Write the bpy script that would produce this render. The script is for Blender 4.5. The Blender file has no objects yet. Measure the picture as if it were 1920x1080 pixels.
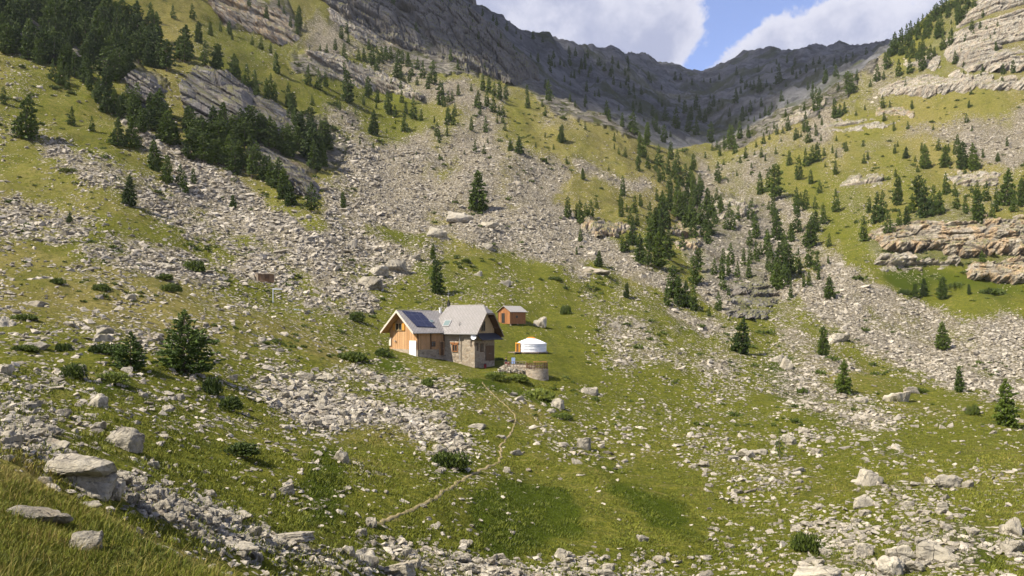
import bpy, bmesh, math, random
import numpy as np
from mathutils import Vector, Matrix

# ------------------------------------------------------------------ camera, sky, sun, exposure
F = 1507.0            # focal length in pixels of the 1920 wide frame
CX, HZ = 960.0, 600.0 # column of the view axis, row of the horizon
scene = bpy.context.scene
COL = scene.collection

cam_data = bpy.data.cameras.new('camera')
cam = bpy.data.objects.new('camera', cam_data)
COL.objects.link(cam)
cam.location = (0, 0, 0)
cam.rotation_euler = (math.radians(90), 0, 0)
cam_data.sensor_width = 36.0
cam_data.lens = 36.0 * F / 1920.0
cam_data.shift_y = (HZ - 540.0) / 1920.0
cam_data.clip_start = 0.1
cam_data.clip_end = 12000.0
scene.camera = cam

SUN_EL = math.radians(48)
SUN_H = Vector((-0.87, -0.49, 0)).normalized()
TO_SUN = Vector((SUN_H.x * math.cos(SUN_EL), SUN_H.y * math.cos(SUN_EL), math.sin(SUN_EL)))
sun_data = bpy.data.lights.new('sun', 'SUN')
sun_data.energy = 5.0
sun_data.angle = math.radians(0.53)
sun_data.color = (1.0, 0.925, 0.79)
sun = bpy.data.objects.new('sun', sun_data)
COL.objects.link(sun)
sun.rotation_euler = TO_SUN.to_track_quat('Z', 'Y').to_euler()

vs = scene.view_settings
scene.display_settings.display_device = 'sRGB'
vs.view_transform = 'Standard'
vs.look = 'None'
vs.gamma = 1.0
vs.exposure = 0.78
vs.use_curve_mapping = False
scene.cycles.max_bounces = 5
scene.cycles.diffuse_bounces = 2
scene.cycles.transparent_max_bounces = 24
scene.cycles.use_denoising = True
scene.cycles.use_adaptive_sampling = True
scene.cycles.adaptive_threshold = 0.03


class NT:
    """small helper round a node tree"""
    def __init__(self, tree):
        self.t = tree
        self.t.nodes.clear()
    def n(self, kind, **kw):
        nd = self.t.nodes.new(kind)
        for k, v in kw.items():
            setattr(nd, k, v)
        return nd
    def l(self, a, b):
        self.t.links.new(a, b)
    def put(self, sock, v):
        if isinstance(v, bpy.types.NodeSocket):
            self.l(v, sock)
        elif isinstance(v, (tuple, list)) and len(v) == 3 and sock.type == 'RGBA':
            sock.default_value = (*v, 1)
        else:
            sock.default_value = v
    def math(self, op, a, b=0.0, c=None, clamp=False):
        m = self.n('ShaderNodeMath', operation=op)
        m.use_clamp = clamp
        self.put(m.inputs[0], a)
        self.put(m.inputs[1], b)
        if c is not None:
            self.put(m.inputs[2], c)
        return m.outputs[0]
    def mix(self, f, a, b, blend='MIX'):
        m = self.n('ShaderNodeMix', data_type='RGBA', blend_type=blend)
        self.put(m.inputs[0], f)
        self.put(m.inputs[6], a)
        self.put(m.inputs[7], b)
        return m.outputs[2]
    def ramp(self, f, lo, hi, a=0.0, b=1.0):
        m = self.n('ShaderNodeMapRange', interpolation_type='SMOOTHSTEP')
        self.put(m.inputs[0], f)
        for i, v in enumerate((lo, hi, a, b)):
            self.put(m.inputs[i + 1], v)
        return m.outputs[0]
    def noise(self, vec, scale, detail=4, rough=0.55, dist=0.0):
        m = self.n('ShaderNodeTexNoise')
        if vec is not None:
            self.l(vec, m.inputs['Vector'])
        m.inputs['Scale'].default_value = scale
        m.inputs['Detail'].default_value = detail
        m.inputs['Roughness'].default_value = rough
        m.inputs['Distortion'].default_value = dist
        return m.outputs['Fac']
    def voro(self, vec, scale, feature='F1', rand=1.0):
        m = self.n('ShaderNodeTexVoronoi', feature=feature)
        self.l(vec, m.inputs['Vector'])
        m.inputs['Scale'].default_value = scale
        m.inputs['Randomness'].default_value = rand
        return m
    def attr(self, name):
        return self.n('ShaderNodeAttribute', attribute_name=name)
    def coord(self, which='Object'):
        return self.n('ShaderNodeTexCoord').outputs[which]
    def mapping(self, vec, scale=(1, 1, 1), rot=(0, 0, 0), loc=(0, 0, 0)):
        m = self.n('ShaderNodeMapping')
        self.l(vec, m.inputs[0])
        m.inputs['Location'].default_value = loc
        m.inputs['Rotation'].default_value = rot
        m.inputs['Scale'].default_value = scale
        return m.outputs[0]


def build_world():
    w = bpy.data.worlds.new('World')
    scene.world = w
    w.use_nodes = True
    N = NT(w.node_tree)
    out = N.n('ShaderNodeOutputWorld')
    bg = N.n('ShaderNodeBackground')
    bg.inputs['Strength'].default_value = 0.115
    N.l(bg.outputs[0], out.inputs[0])
    sky = N.n('ShaderNodeTexSky', sky_type='NISHITA')
    sky.sun_disc = False
    sky.sun_elevation = SUN_EL
    sky.sun_rotation = math.atan2(TO_SUN.x, TO_SUN.y) % (2 * math.pi)
    sky.altitude = 2000
    sky.air_density = 1.0
    sky.dust_density = 0.6
    sky.ozone_density = 1.5
    d = N.coord('Generated')
    sep = N.n('ShaderNodeSeparateXYZ')
    N.l(d, sep.inputs[0])
    y = N.math('MAXIMUM', sep.outputs[1], 0.08)
    u = N.math('DIVIDE', sep.outputs[0], y)
    v = N.math('DIVIDE', sep.outputs[2], y)
    # a strip of clear sky between two banks of cumulus
    c = N.math('MULTIPLY_ADD', v, 0.79, -0.013)
    wv = N.math('MAXIMUM', N.math('MULTIPLY_ADD', v, 1.1, -0.372), 0.024)
    n1 = N.noise(d, 9.0, 7, 0.6, 0.35)
    n2 = N.noise(d, 30.0, 6, 0.6, 0.2)
    dd = N.math('DIVIDE', N.math('ABSOLUTE', N.math('SUBTRACT', u, c)), wv)
    dd = N.math('MINIMUM', dd, 2.2)
    dd = N.math('MULTIPLY_ADD', N.math('SUBTRACT', n1, 0.5), 4.6, dd)
    dd = N.math('MULTIPLY_ADD', N.math('SUBTRACT', n2, 0.5), 2.6, dd)
    cm = N.ramp(dd, 0.75, 1.35)
    # cumulus colour: white rims, lilac grey bellies
    belly = N.ramp(N.math('MULTIPLY_ADD', N.math('SUBTRACT', N.noise(d, 7.0, 6, 0.6), 0.5), 2.6, N.math('MULTIPLY', dd, 0.55)), 0.55, 1.7)
    ccol = N.mix(belly, (4.3, 4.3, 4.8), (2.5, 2.65, 3.5))
    skyc = N.mix(1.0, sky.outputs[0], (1.25, 1.10, 1.22), 'MULTIPLY')
    col = N.mix(N.math('MULTIPLY', cm, 0.93), skyc, ccol)
    N.l(col, bg.inputs['Color'])


build_world()

# ------------------------------------------------------------------ noise
def _h(ix, iy, seed):
    x = (ix.astype(np.int64) * 374761393 + iy.astype(np.int64) * 668265263 + seed * 974634221) & 0xFFFFFFFF
    x = ((x ^ (x >> 13)) * 1274126177) & 0xFFFFFFFF
    x = (x ^ (x >> 16)) & 0xFFFFFFFF
    x = (x * 2246822519) & 0xFFFFFFFF
    x = x ^ (x >> 15)
    return (x & 0xFFFFFF) / float(0xFFFFFF)

def vnoise(x, y, seed=0):
    x = np.asarray(x, float); y = np.asarray(y, float)
    ix = np.floor(x); iy = np.floor(y)
    fx = x - ix; fy = y - iy
    fx = fx * fx * fx * (fx * (fx * 6 - 15) + 10); fy = fy * fy * fy * (fy * (fy * 6 - 15) + 10)
    a = _h(ix, iy, seed); b = _h(ix + 1, iy, seed); c = _h(ix, iy + 1, seed); d = _h(ix + 1, iy + 1, seed)
    return (a * (1 - fx) + b * fx) * (1 - fy) + (c * (1 - fx) + d * fx) * fy

def fbm(x, y, seed=0, octv=4, gain=0.5):
    s = 0.0; a = 1.0; tot = 0.0
    for o in range(octv):
        c, sn = math.cos(0.6 * o + 0.3), math.sin(0.6 * o + 0.3)
        s = s + a * (vnoise((x * c - y * sn) * 2 ** o + 17.3 * o, (x * sn + y * c) * 2 ** o - 9.1 * o, seed + o) * 2 - 1)
        tot += a; a *= gain
    return s / tot

def ridged(x, y, seed=0, octv=4):
    s = 0.0; a = 1.0; tot = 0.0
    for o in range(octv):
        s = s + a * (1 - np.abs(vnoise(x * 2 ** o + 5.7 * o, y * 2 ** o + 3.3 * o, seed + o) * 2 - 1) * 2)
        tot += a; a *= 0.5
    return s / tot

# ------------------------------------------------------------------ terrain
# one profile per column: near edge of the bank, then (row, distance) up the facing slope to its crest, then what lies behind the crest
EDGE = [(-500, 760, 18), (0, 858, 11), (130, 938, 9.6), (230, 990, 8.2), (330, 1034, 7.0), (430, 1082, 6.0), (520, 1130, 5.2), (640, 1160, 4.5), (800, 1250, 3.8), (960, 1350, 3.3), (1200, 1450, 2.9), (1600, 1550, 2.6), (2420, 1550, 2.6)]
PROF = {
 -500: ([(740,30),(650,50),(560,80),(440,120),(300,160),(100,210),(-150,280),(-400,380)], [(-350,600),(-330,900),(-300,1500),(-200,2200)]),
 0: ([(838,21),(790,27),(740,36),(640,60),(560,88),(500,112),(420,150),(330,185),(240,215),(110,270),(0,330),(-200,430),(-380,560)], [(-330,800),(-300,1000),(-250,1500),(-150,2200)]),
 200: ([(925,23),(870,28),(820,33),(700,54),(600,85),(500,125),(400,165),(300,207),(240,235),(100,300),(0,350),(-150,430),(-320,560)], [(-280,800),(-260,1000),(-220,1500),(-100,2200)]),
 400: ([(990,26),(900,34),(800,48),(700,72),(600,108),(520,145),(430,185),(340,225),(290,245),(130,320),(50,400),(0,440),(-120,540),(-220,640)], [(-200,800),(-180,1000),(-150,1400),(-60,2000)]),
 600: ([(1040,30),(960,36),(850,52),(750,77),(660,108),(600,132),(540,157),(460,187),(400,218),(300,290),(180,380),(80,480),(0,560),(-60,620)], [(-70,700),(-100,760),(-100,1000),(0,1900)]),
 720: ([(1060,34),(960,42),(850,58),(740,90),(690,112),(640,134),(570,160),(500,192),(420,235),(330,305),(240,385),(170,450),(80,560)], [(40,600),(-60,690),(-70,760),(60,1500)]),
 800: ([(1066,36),(960,45),(850,63),(740,95),(690,115),(640,137),(570,163),(500,196),(420,240),(330,310),(240,390),(170,455),(112,550)], [(70,600),(-30,690),(-35,740),(80,1500)]),
 880: ([(1072,38),(960,49),(850,68),(740,98),(690,118),(640,141),(570,167),(500,200),(420,250),(330,318),(240,396),(180,460),(140,530)], [(110,590),(40,680),(6,760),(90,1500)]),
 960: ([(1078,39),(960,53),(850,73),(760,97),(700,119),(640,146),(580,172),(520,202),(440,252),(340,322),(250,402),(175,485)], [(150,600),(95,700),(46,820),(110,1500)]),
 1030: ([(1082,41),(950,57),(850,77),(760,102),(695,126),(630,156),(570,186),(500,228),(420,285),(320,360),(240,430),(198,482)], [(180,620),(130,760),(80,950),(130,1700)]),
 1100: ([(1085,42),(950,59),(850,81),(760,107),(690,133),(620,168),(560,203),(480,256),(400,316),(300,395),(207,482)], [(222,600),(160,850),(97,1150),(140,2200)]),
 1180: ([(1088,43),(950,61),(850,84),(760,111),(690,138),(625,173),(565,211),(490,262),(410,328),(320,405),(238,486)], [(258,600),(190,850),(106,1400),(150,2400)]),
 1240: ([(1090,44),(950,62),(850,86),(760,114),(690,143),(630,178),(570,217),(500,268),(420,335),(340,410),(275,492)], [(300,600),(215,900),(126,1700),(160,2600)]),
 1330: ([(1092,44),(950,62),(850,87),(770,114),(700,147),(645,186),(590,226),(520,275),(440,340),(370,420),(310,500),(272,600)], [(285,680),(220,1000),(135,1800),(180,2600)]),
 1440: ([(1095,43),(950,61),(850,87),(775,115),(715,145),(665,180),(605,222),(540,266),(460,330),(380,400),(300,480),(222,590)], [(240,720),(170,1050),(93,1500),(140,2400)]),
 1520: ([(1095,42),(950,60),(850,85),(778,113),(715,146),(660,182),(600,221),(530,265),(450,325),(375,385),(290,465),(180,590)], [(200,720),(150,1030),(97,1480),(140,2400)]),
 1600: ([(1095,41),(950,59),(850,83),(780,111),(720,146),(660,185),(600,221),(520,265),(440,318),(370,370),(290,442),(210,520),(135,600)], [(155,720),(130,1000),(93,1450),(140,2400)]),
 1680: ([(1097,40),(955,57),(855,81),(785,109),(725,146),(655,192),(590,230),(525,266),(430,300),(390,335),(300,415),(220,480),(160,530),(80,600)], [(100,720),(100,1000),(78,1450),(140,2400)]),
 1760: ([(1100,39),(960,55),(860,79),(790,107),(730,147),(650,202),(580,243),(530,268),(415,296),(390,330),(310,392),(240,444),(170,492),(60,560),(3,600)], [(30,700),(60,1000),(85,1450),(150,2400)]),
 1840: ([(1100,38),(940,57),(840,82),(775,112),(715,156),(630,207),(570,238),(535,258),(412,286),(380,320),(300,385),(220,436),(168,468),(30,535),(-40,580)], [(-10,700),(30,1000),(80,1450),(150,2400)]),
 1920: ([(1100,37),(900,63),(820,92),(760,125),(700,168),(610,215),(545,250),(410,280),(370,318),(290,380),(200,432),(165,455),(10,520),(-80,580)], [(-50,700),(0,1000),(60,1450),(150,2400)]),
 2420: ([(1150,34),(950,60),(800,95),(700,150),(560,220),(400,270),(200,360),(0,440),(-200,540),(-300,620)], [(-280,760),(-250,1000),(-200,1500),(-100,2400)]),
}
PX0, PX1, NPX = -480.0, 2400.0, 1010
RA, RB, RC = 90, 640, 190
PXS = np.linspace(PX0, PX1, NPX)
DPX = PXS[1] - PXS[0]

def smooth_cols(a, sig=22.0):
    k = int(3 * sig / DPX) + 1
    x = np.arange(-k, k + 1) * DPX
    w = np.exp(-x * x / (2 * sig * sig)); w /= w.sum()
    p = np.pad(a, ((k, k),) + ((0, 0),) * (a.ndim - 1), mode='edge')
    o = np.zeros_like(a)
    for i, wi in enumerate(w):
        o += wi * p[i:i + a.shape[0]]
    return o

def smooth1(y, k=5):
    p = np.pad(y, (k, k), mode='edge')
    w = np.hanning(2 * k + 3)[1:-1]; w /= w.sum()
    return np.convolve(p, w, mode='valid')

def build_grid():
    keys = sorted(PROF)
    tb = np.linspace(0, 1, RB)
    ge = np.array([[k, math.log(PROF[k][0][0][1]), math.log(PROF[k][0][-1][1])] for k in keys])
    pyB = []
    for k in keys:
        B = PROF[k][0]
        ly = np.log([b[1] for b in B]); py = np.array([b[0] for b in B], float)
        t = (ly - ly[0]) / (ly[-1] - ly[0])
        pyB.append(smooth1(np.interp(tb, t, py), 12))
    pyB = np.array(pyB)
    Cy = np.array([[math.log(c[1]) for c in PROF[k][1]] for k in keys]); Cp = np.array([[c[0] for c in PROF[k][1]] for k in keys], float)
    ip = lambda a: np.stack([np.interp(PXS, keys, a[:, j]) for j in range(a.shape[1])], 1)
    g = smooth_cols(ip(ge[:, 1:])); PB = smooth_cols(ip(pyB)); CY = smooth_cols(ip(Cy), 15); CP = smooth_cols(ip(Cp), 15)
    e = np.array(EDGE, float)
    ey = smooth_cols(np.interp(PXS, e[:, 0], e[:, 2])[:, None], 15)[:, 0]
    ep = smooth_cols(np.interp(PXS, e[:, 0], e[:, 1])[:, None], 15)[:, 0]
    ez = -(ep - HZ) / F * ey
    Y = np.zeros((NPX, RA + RB + RC)); Z = np.zeros_like(Y)
    lyB = g[:, :1] + tb[None] * (g[:, 1:2] - g[:, :1])
    Y[:, RA:RA + RB] = np.exp(lyB)
    Z[:, RA:RA + RB] = (HZ - PB) / F * Y[:, RA:RA + RB]
    for i in range(NPX):
        Yg, zg = Y[i, RA], Z[i, RA]
        ky = [0.6, ey[i] * 0.5, ey[i], ey[i] * 1.12, (ey[i] * Yg) ** .5, Yg * 0.9, Yg]
        zd = ez[i] - (ez[i] - zg) * 0.55 - 0.25
        kz = [-1.66, -1.66 + (ez[i] + 1.66) * 0.4, ez[i], ez[i] - 0.28 - 0.02 * ey[i], zd, zg - 0.15, zg]
        la = np.linspace(math.log(0.6), math.log(Yg), RA + 1)
        Y[i, :RA] = np.exp(la[:-1])
        Z[i, :RA] = smooth1(np.interp(la, np.log(ky), kz), 2)[:-1]
        kc = np.concatenate(([g[i, 1]], CY[i])); pc = np.concatenate(([PB[i, -1]], CP[i]))
        lc = np.linspace(kc[0], kc[-1], RC + 1)
        Y[i, RA + RB:] = np.exp(lc[1:])
        Z[i, RA + RB:] = (HZ - smooth1(np.interp(lc, kc, pc), 3)[1:]) / F * np.exp(lc[1:])
    X = (PXS[:, None] - CX) / F * Y
    return X, Y, Z

GX, GY, GZ = build_grid()
GP = HZ - F * GZ / GY          # row of each terrain vertex before roughness
SEC_C = np.zeros_like(GY, bool); SEC_C[:, RA + RB:] = True
PXG = np.repeat(PXS[:, None], GY.shape[1], 1)

# ---- what the surface is made of: coarse zone map over the hillside, broken up by noise
RW, RH, RS = 606, 300, 4.0   # 4 px cells from (-252, -60)
def raster(polys, blur=2):
    xs = -252 + RS * (np.arange(RW) + .5); ys = -60 + RS * (np.arange(RH) + .5)
    gx, gy = np.meshgrid(xs, ys, indexing='ij')
    out = np.zeros((RW, RH))
    for poly, val in polys:
        inside = np.zeros((RW, RH), bool)
        n = len(poly)
        for i in range(n):
            x1, y1 = poly[i]; x2, y2 = poly[(i + 1) % n]
            if y1 == y2:
                continue
            c = ((y1 > gy) != (y2 > gy)) & (gx < (x2 - x1) * (gy - y1) / (y2 - y1) + x1)
            inside ^= c
        out[inside] = val
    for _ in range(blur):
        p = np.pad(out, 1, mode='edge')
        out = (p[:-2, 1:-1] + p[2:, 1:-1] + p[1:-1, :-2] + p[1:-1, 2:] + 2 * p[1:-1, 1:-1]) / 6
    return out

def rsample(r, px, py):
    i = np.clip((np.asarray(px) + 252) / RS - .5, 0, RW - 1.001); j = np.clip((np.asarray(py) + 60) / RS - .5, 0, RH - 1.001)
    i0 = i.astype(int); j0 = j.astype(int); fi = i - i0; fj = j - j0
    return (r[i0, j0] * (1 - fi) + r[i0 + 1, j0] * fi) * (1 - fj) + (r[i0, j0 + 1] * (1 - fi) + r[i0 + 1, j0 + 1] * fi) * fj

SCREE = [
 ([(-252,-60),(2170,-60),(2170,1140),(-252,1140)], .15),
 ([(-252,440),(0,470),(250,520),(480,560),(700,620),(480,690),(470,800),(330,760),(250,700),(130,760),(-252,760)], .20),
 ([(60,560),(320,560),(330,640),(60,720),(0,640)], .27),
 ([(-252,300),(0,335),(90,390),(200,430),(300,470),(420,510),(380,530),(250,500),(120,480),(0,470),(-252,450)], .60),
 ([(-252,130),(60,240),(110,250),(200,320),(330,380),(430,440),(560,510),(700,550),(690,590),(560,560),(440,500),(320,440),(200,375),(110,305),(0,230),(-252,160)], .60),
 ([(230,200),(300,260),(420,330),(520,400),(600,440),(680,500),(720,560),(640,560),(520,480),(400,420),(330,370),(280,300)], .80),
 ([(590,200),(680,220),(740,330),(700,400),(610,390),(590,340)], .6),
 ([(590,345),(680,285),(760,250),(850,215),(930,170),(960,230),(1010,260),(1050,300),(1062,340),(1030,380),(1080,420),(1130,445),(1180,470),(1230,500),(1290,520),(1250,560),(1150,540),(1050,500),(980,470),(900,450),(840,420),(780,440),(700,430),(650,410),(600,390)], .78),
 ([(700,60),(760,100),(830,130),(930,180),(960,230),(880,230),(820,190),(740,140),(680,90)], .8),
 ([(585,30),(660,50),(700,100),(640,110),(585,80)], .8),
 ([(600,400),(700,440),(760,480),(760,540),(690,560),(640,500)], .6),
 ([(760,440),(860,440),(900,470),(960,490),(900,520),(780,500),(740,470)], .28),
 ([(970,230),(1060,235),(1150,250),(1220,330),(1180,400),(1090,400),(1060,340),(1020,280)], .12),
 ([(1030,205),(1100,215),(1000,240)], .45),
 ([(1060,310),(1130,310),(1230,345),(1180,350),(1090,330)], .7),
 ([(1080,400),(1240,400),(1240,470),(1180,470),(1090,440)], .2),
 ([(1080,540),(1250,560),(1400,620),(1500,700),(1700,760),(1640,800),(1450,770),(1250,710),(1130,650)], .36),
 ([(1230,580),(1330,610),(1310,640),(1220,620)], .7),
 ([(1590,420),(1602,480),(1640,520),(1690,550),(1750,572),(1830,592),(1930,612),(2170,640),(2170,800),(1920,765),(1830,750),(1740,710),(1640,680),(1580,640),(1540,590),(1520,560),(1540,500)], .84),
 ([(1440,600),(1530,600),(1560,650),(1640,690),(1560,730),(1480,700)], .5),
 ([(1560,272),(1640,258),(1760,250),(1830,220),(1920,190),(2170,150),(2170,300),(1920,310),(1830,297),(1740,268),(1650,270),(1570,285)], .78),
 ([(1300,330),(1400,260),(1500,200),(1600,130),(1660,110),(1690,170),(1620,200),(1680,225),(1600,240),(1480,270),(1420,330),(1360,370)], .55),
 ([(1300,300),(1360,340),(1420,360),(1500,380),(1560,420),(1560,520),(1500,580),(1440,600),(1360,580),(1320,540),(1300,450),(1290,370)], .6),
 ([(1600,350),(1620,450),(1640,510),(1760,530),(1920,545),(2170,560),(2170,620),(1920,600),(1740,565),(1660,535),(1610,490),(1590,420)], .05),
 ([(1480,270),(1560,285),(1740,275),(1830,305),(1920,320),(1920,400),(1700,400),(1560,380),(1480,330)], .18),
 ([(1550,210),(1660,215),(1900,175),(1900,190),(1820,220),(1740,250),(1560,260)], .06),
 ([(470,690),(640,680),(800,700),(880,740),(880,830),(820,880),(720,800),(620,790),(560,800),(500,760)], .5),
 ([(490,690),(560,700),(620,770),(600,800),(550,790)], .6),
 ([(690,740),(790,740),(850,800),(760,790)], .6),
 ([(840,820),(880,820),(890,860),(850,850)], .7),
 ([(-252,720),(0,745),(60,760),(130,800),(110,830),(200,880),(260,905),(340,955),(470,985),(640,1030),(760,1022),(1000,1035),(1250,1055),(1250,1110),(600,1075),(400,1040),(300,1000),(190,930),(50,850),(-252,800)], .42),
 ([(250,760),(470,790),(640,880),(640,960),(430,940),(260,880),(240,800)], .12),
 ([(560,880),(900,900),(1200,870),(1300,930),(1300,1020),(900,1010),(640,1000)], .05),
 ([(900,730),(1050,760),(1250,850),(1300,900),(1000,900),(960,820)], .13),
 ([(920,640),(1100,660),(1120,700),(1060,730),(900,720)], .02),
 ([(1300,800),(1500,820),(1920,880),(2170,900),(2170,1140),(1500,1140),(1480,950),(1330,900)], .23),
 ([(1480,930),(1700,940),(1860,1000),(1860,1090),(1480,1090)], .30),
 ([(1700,770),(1920,790),(1920,860),(1720,830)], .08),
]
ROCK = [
 ([(600,-60),(870,-60),(1060,90),(1190,105),(1330,135),(1330,262),(1250,272),(1150,222),(1040,200),(940,152),(780,115),(690,70)], 1.0),
 ([(1310,140),(1440,85),(1670,60),(1640,118),(1560,178),(1440,228),(1330,285)], 1.0),
 ([(1660,172),(1720,90),(1790,10),(1800,-60),(2170,-60),(2170,150),(1920,168),(1800,165)], .38),
 ([(1630,430),(1700,402),(2170,395),(2170,540),(1920,535),(1800,520),(1700,512),(1645,485)], .40),
 ([(340,130),(480,150),(560,210),(640,280),(620,330),(560,330),(470,270),(360,230)], .6),
 ([(400,-20),(560,10),(600,70),(520,75),(420,45)], .6),
 ([(20,30),(100,20),(180,80),(320,170),(260,190),(100,110)], .5),
 ([(560,95),(650,105),(800,170),(790,188),(700,165),(580,125)], .8),
 ([(1290,380),(1420,360),(1460,420),(1440,590),(1360,590),(1300,470)], .45),
]
DRY = [
 ([(-252,-60),(2170,-60),(2170,1140),(-252,1140)], .24),
 ([(-252,-60),(2170,-60),(2170,420),(1500,420),(1100,430),(600,420),(-252,420)], .60),
 ([(-252,400),(400,540),(560,620),(480,660),(-252,560)], .7),
 ([(440,560),(700,640),(640,690),(480,640)], .65),
 ([(560,740),(880,800),(860,860),(640,830)], .62),
 ([(900,730),(1010,740),(1250,860),(1160,860),(980,800)], .55),
 ([(-252,830),(60,870),(230,980),(480,1090),(-252,1100)], .55),
 ([(600,200),(1000,230),(1240,300),(1000,420),(640,400)], .5),
 ([(560,880),(900,900),(1300,900),(1900,960),(1900,1090),(640,1020)], .12),
 ([(250,760),(470,790),(640,900),(640,980),(430,940),(260,880)], .22),
 ([(930,640),(1100,660),(1120,700),(1060,730),(900,720)], .0),
 ([(1600,350),(1640,500),(1920,545),(1920,600),(1700,560),(1600,480)], .12),
]
LUSH = [
 ([(1380,655),(1440,685),(1500,712),(1570,735),(1560,750),(1490,732),(1425,706)], .9),
 ([(540,830),(620,820),(640,1000),(560,990)], .7), ([(860,920),(1060,900),(1110,1000),(900,1030)], .8),
 ([(1160,900),(1300,930),(1280,980),(1190,960)], .7), ([(980,720),(1060,740),(1080,790),(960,740)], .9), ([(890,690),(960,700),(1000,740),(910,730)], .9),
 ([(690,660),(760,650),(800,690),(640,690)], .6), ([(790,845),(890,850),(870,885),(820,885)], .8), ([(1640,500),(1760,510),(1920,540),(1900,570),(1700,540)], .6),
 ([(1490,990),(1560,1000),(1550,1050),(1490,1040)], .6), ([(1760,970),(1900,990),(1900,1060),(1800,1050)], .5), ([(160,695),(250,690),(250,720),(170,730)], .7),
 ([(700,170),(800,190),(870,260),(870,290),(780,230)], .4), ([(640,440),(820,400),(830,450),(760,470)], .4), ([(0,90),(130,170),(230,240),(100,200)], .3),
 ([(770,500),(850,530),(900,570),(820,570)], .5),
]
SC_R, RK_R, DR_R, LU_R = raster(SCREE, 14), raster(ROCK, 10), raster(DRY, 30), raster(LUSH, 20)

def zones(px, py, x, y):
    """stone cover, bedrock, dryness, lushness of the ground at rows and columns, edges broken by noise laid out on the ground"""
    wob = 1 + 0 * x
    jx = fbm(x / (9 + .08 * y), y / (9 + .08 * y), 51, 6, .62) * 75; jy = fbm(x / (9 + .08 * y), y / (9 + .08 * y), 163, 6, .62) * 42
    near = np.clip((y - 14) / 10, 0, 1)
    s = rsample(SC_R, px + jx, py + jy)
    s = s + (fbm(x / (4 + .03 * y), y / (4 + .03 * y), 71, 5, .6)) * 0.75 * np.minimum(1, s * 2.2)
    r = rsample(RK_R, px + jx, py + jy)
    d = rsample(DR_R, px, py) + fbm(x / (5 + .05 * y), y / (5 + .05 * y), 81, 4) * .55
    l = rsample(LU_R, px + jx, py + jy) + np.clip(fbm(x / (4 + .03 * y), y / (4 + .03 * y), 91, 4) - .12, 0, 1) * .7
    return np.clip(s, 0, 1) * near, np.clip(r, 0, 1) * near, np.clip(d, 0, 1), np.clip(l, 0, 1)

def roughen():
    """real relief on top of the smooth hillside"""
    global GX, GY, GZ, GP
    s, r, d, l = zones(PXG, GP, GX, GY)
    x, y = GX, GY
    q = np.clip((y - 6) / 40, 0, 1)
    z = 0.05 * fbm(x / .9, y / .9, 1, 2) * np.clip(1 - (y - 20) / 60, 0, 1)
    z = z + 0.20 * fbm(x / 2.4, y / 2.4, 3, 3) * np.clip((y - 3) / 12, .2, 1)
    z = z + 0.9 * q * fbm(x / 11, y / 11, 5, 5)
    # cattle steps: little treads running along the contour
    lv = (GZ + .25 * x + 1.5 * fbm(x / 14, y / 14, 33, 3)) / 1.1
    z = z + .22 * q * np.clip((y - 60) / 60, 0, 1) * np.abs((lv - np.floor(lv)) * 2 - 1) * np.clip(fbm(x / 25, y / 25, 35, 2) * 3 + .5, 0, 1)
    big = np.clip((y - 60) / 200, 0, 1)
    z = z + big * 4.2 * fbm(x / 42, y / 60, 7, 5) + big * 2.2 * fbm(x / 17, y / 22, 27, 4)
    z = z + big * 1.4 * (s > .3) * fbm(x / 11, y / 11, 9, 4)
    far = np.clip((y - 560) / 300, 0, 1)
    z = z + far * (20 * ridged(x / 110, y / 260, 11, 6) + 9 * fbm(x / 30, y / 30, 13, 4))
    z = z + r * np.clip((y - 150) / 300, 0, 1) * (4.5 * ridged(x / 32 + z * .03, y / 70, 15, 5) - 1.5)
    # strata steps on bedrock
    zz = GZ + z + .35 * x
    st = 9 + 0 * y
    f = zz / st - np.floor(zz / st)
    z = z + r * np.clip((y - 200) / 200, 0, 1) * (np.clip((f - .5) * 3 + .5, 0, 1) - f) * st * .45
    GZ = GZ + z
    # the levelled ground the hut stands on
    w = np.exp(-((((x + 8.0) / 17.0) ** 2 + ((y - 120.5) / 10.0) ** 2) ** 2))
    GZ = GZ * (1 - w) + w * (-5.45 - .2 * np.minimum(x + 14.09, 9.5 + 0 * x) + .03 * (y - 120) + .12 * fbm(x / 2.2, y / 2.2, 3, 3))
    # the small level patch under the yurt's deck
    w = np.exp(-((((x - 3.25) / 5.5) ** 2 + ((y - 136.0) / 6.0) ** 2) ** 2))
    GZ = GZ * (1 - w) + w * (-5.62 + .10 * fbm(x / 2.2, y / 2.2, 3, 3))
    GP = HZ - F * GZ / GY

roughen()
CUM = np.minimum.accumulate(GP, axis=1)     # first surface met going away from the camera

def look(px, py):
    """the ground seen at columns px, rows py -> x, y, z arrays"""
    px = np.atleast_1d(np.asarray(px, float)); py = np.atleast_1d(np.asarray(py, float))
    fi = np.clip((px - PX0) / DPX, 0, NPX - 1)
    ii = np.round(fi).astype(int)
    Yo = np.zeros_like(px); Zo = np.zeros_like(px)
    order = np.argsort(ii, kind='stable')
    ptr = 0
    while ptr < len(order):
        i = ii[order[ptr]]
        e = ptr
        while e < len(order) and ii[order[e]] == i:
            e += 1
        sel = order[ptr:e]; ptr = e
        c = CUM[i]
        k = np.searchsorted(-c, -py[sel], side='left')
        k = np.clip(k, 1, len(c) - 1)
        p0 = GP[i, k - 1]; p1 = GP[i, k]
        den = np.where(np.abs(p1 - p0) < 1e-6, 1, p1 - p0)
        f = np.clip((py[sel] - p0) / den, 0, 1)
        Yo[sel] = GY[i, k - 1] * (1 - f) + GY[i, k] * f
        Zo[sel] = GZ[i, k - 1] * (1 - f) + GZ[i, k] * f
    return (px - CX) / F * Yo, Yo, Zo

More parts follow.
